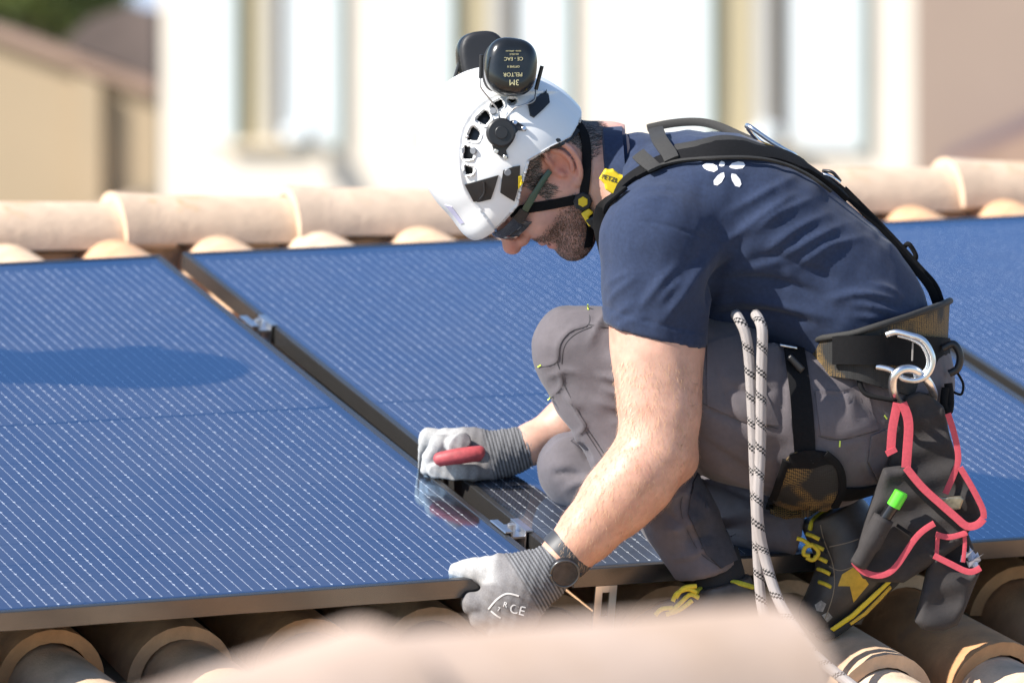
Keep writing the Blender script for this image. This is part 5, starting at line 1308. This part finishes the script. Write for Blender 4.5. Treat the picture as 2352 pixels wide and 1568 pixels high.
strap('pocket_fold', [(2080, 1090, YP-.047), (2120, 1135, YP-.047), (2200, 1205, YP-.047)], 20, .002, M['black'], pou)
pen = empty('marker_pen', tuple(P(2040, 1190, YP-.06)), 'black marker pen with bright green cap in the pouch', 'pen')
mesh('barrel', *tube_vf([P(2018, 1212, YP-.058), P(2054, 1158, YP-.060)], .0092, 16), mat('black pen barrel', (.01, .01, .012), .25), pen, True, 40)
mesh('cap', *tube_vf([P(2052, 1162, YP-.060), P(2070, 1131, YP-.061), P(2071, 1129, YP-.061)], [.0110, .0110, .0095], 18), mat('bright green cap', (.10, .62, .03), .35), pen, True, 40)
mt = plate('multi_tool', [(2155, 1140), (2208, 1138), (2213, 1146), (2205, 1168), (2165, 1175)], YP-.012, .014, mat('brushed steel and horn', (.33, .28, .2), .35, metal=.7, noise=.3, nscale=150), None, .002, .0016)
tag(mt, 'folding metal multi tool sticking out of the open pouch', 'tool')
bag = MB(); rr_ = random.Random(3)
for k in range(14):
    c_ = P(2222+rr_.uniform(-20, 22), 1285+rr_.uniform(-18, 12), YP-.03+rr_.uniform(-.012, .012)); a_ = nrm([rr_.uniform(-1, 1) for _ in range(3)]); b_v = nrm(np.cross(a_, [rr_.uniform(-1, 1) for _ in range(3)]))
    q = rr_.uniform(.006, .013); bag.add([c_-a_*q, c_+b_v*q*.6+a_*.002, c_+a_*q, c_-b_v*q*.6+np.cross(a_, b_v)*.003], [(0, 1, 2), (0, 2, 3)])
bo = bag.build('plastic_wrap', mat('crumpled clear plastic', (.62, .66, .74), .2, spec=.7), None); tag(bo, 'crumpled clear plastic poking out of the lower pouch pocket', 'plastic')

SCF = mat('pale scuff', (.30, .28, .25), .8, noise=.4, nscale=120)
decal('scuff', [(1872, 1388), (1886, 1378), (1898, 1386), (1890, 1404), (1876, 1402)], B_BF, .0008, SCF, boot_far); decal('scuff', [(1888, 1412), (1902, 1404), (1912, 1416), (1900, 1428)], B_BF, .0008, SCF, boot_far)
for x, y in ((1890, 1240), (1898, 1266), (1904, 1292), (1908, 1320)):
    q_, n_q = cast(B_BF, x, y)
    if q_ is not None: disc('eyelet', q_+n_q*.001, n_q, .0035, .002, M['black_plastic'], boot_far, 10)
# trouser pockets: flaps and bellows as sewn-on patches
for q in ([(1622, 790), (1700, 770), (1742, 860), (1788, 975), (1720, 970), (1625, 930)], [(1872, 898), (1935, 898), (1985, 880), (2015, 985), (1930, 1006), (1885, 998)], [(2000, 1000), (2038, 985), (2045, 1050), (2020, 1110), (1992, 1060)]):
    decal('pocket', q, B_TROU, .003, M['trouser'], trousers, rings=8, sink=.004, sub=6)

# ------------------------------------------------------------------ second worker added out of view, a guess at what shadows the left panel
def clone(root, T):
    done = {}
    def cp(o, par):
        c = o.copy(); COL.objects.link(c); c.parent = par
        for ch_ in [x for x in list(bpy.data.objects) if x.parent == o and x not in done.values()]: cp(ch_, c)
        done[o] = c; return c
    bpy.context.view_layer.update()
    r = cp(root, None); r.matrix_world = T @ root.matrix_world; return r
q0 = np.array(R(0, 0)); dq = np.array(rayd(310, 838)); tt = ((C0-np.array([0, 0, CAMZ])) @ EN)/(dq @ EN); Qs = np.array([0, 0, CAMZ])+dq*tt
hcen = np.array(H(.01, 0, .09)); target = Qs+np.array(SUN_TO)*.86
T = Matrix.Translation(Vector(target)) @ Matrix.Rotation(math.pi, 4, 'Z') @ Matrix.Translation(Vector(-hcen))
c = clone(person, T); tag(c, 'unseen second worker crouching beyond the left edge, guessed from a shadow', 'person')
c = clone(helmet, T); tag(c, 'white helmet of the unseen second worker beyond the left edge', 'helmet')
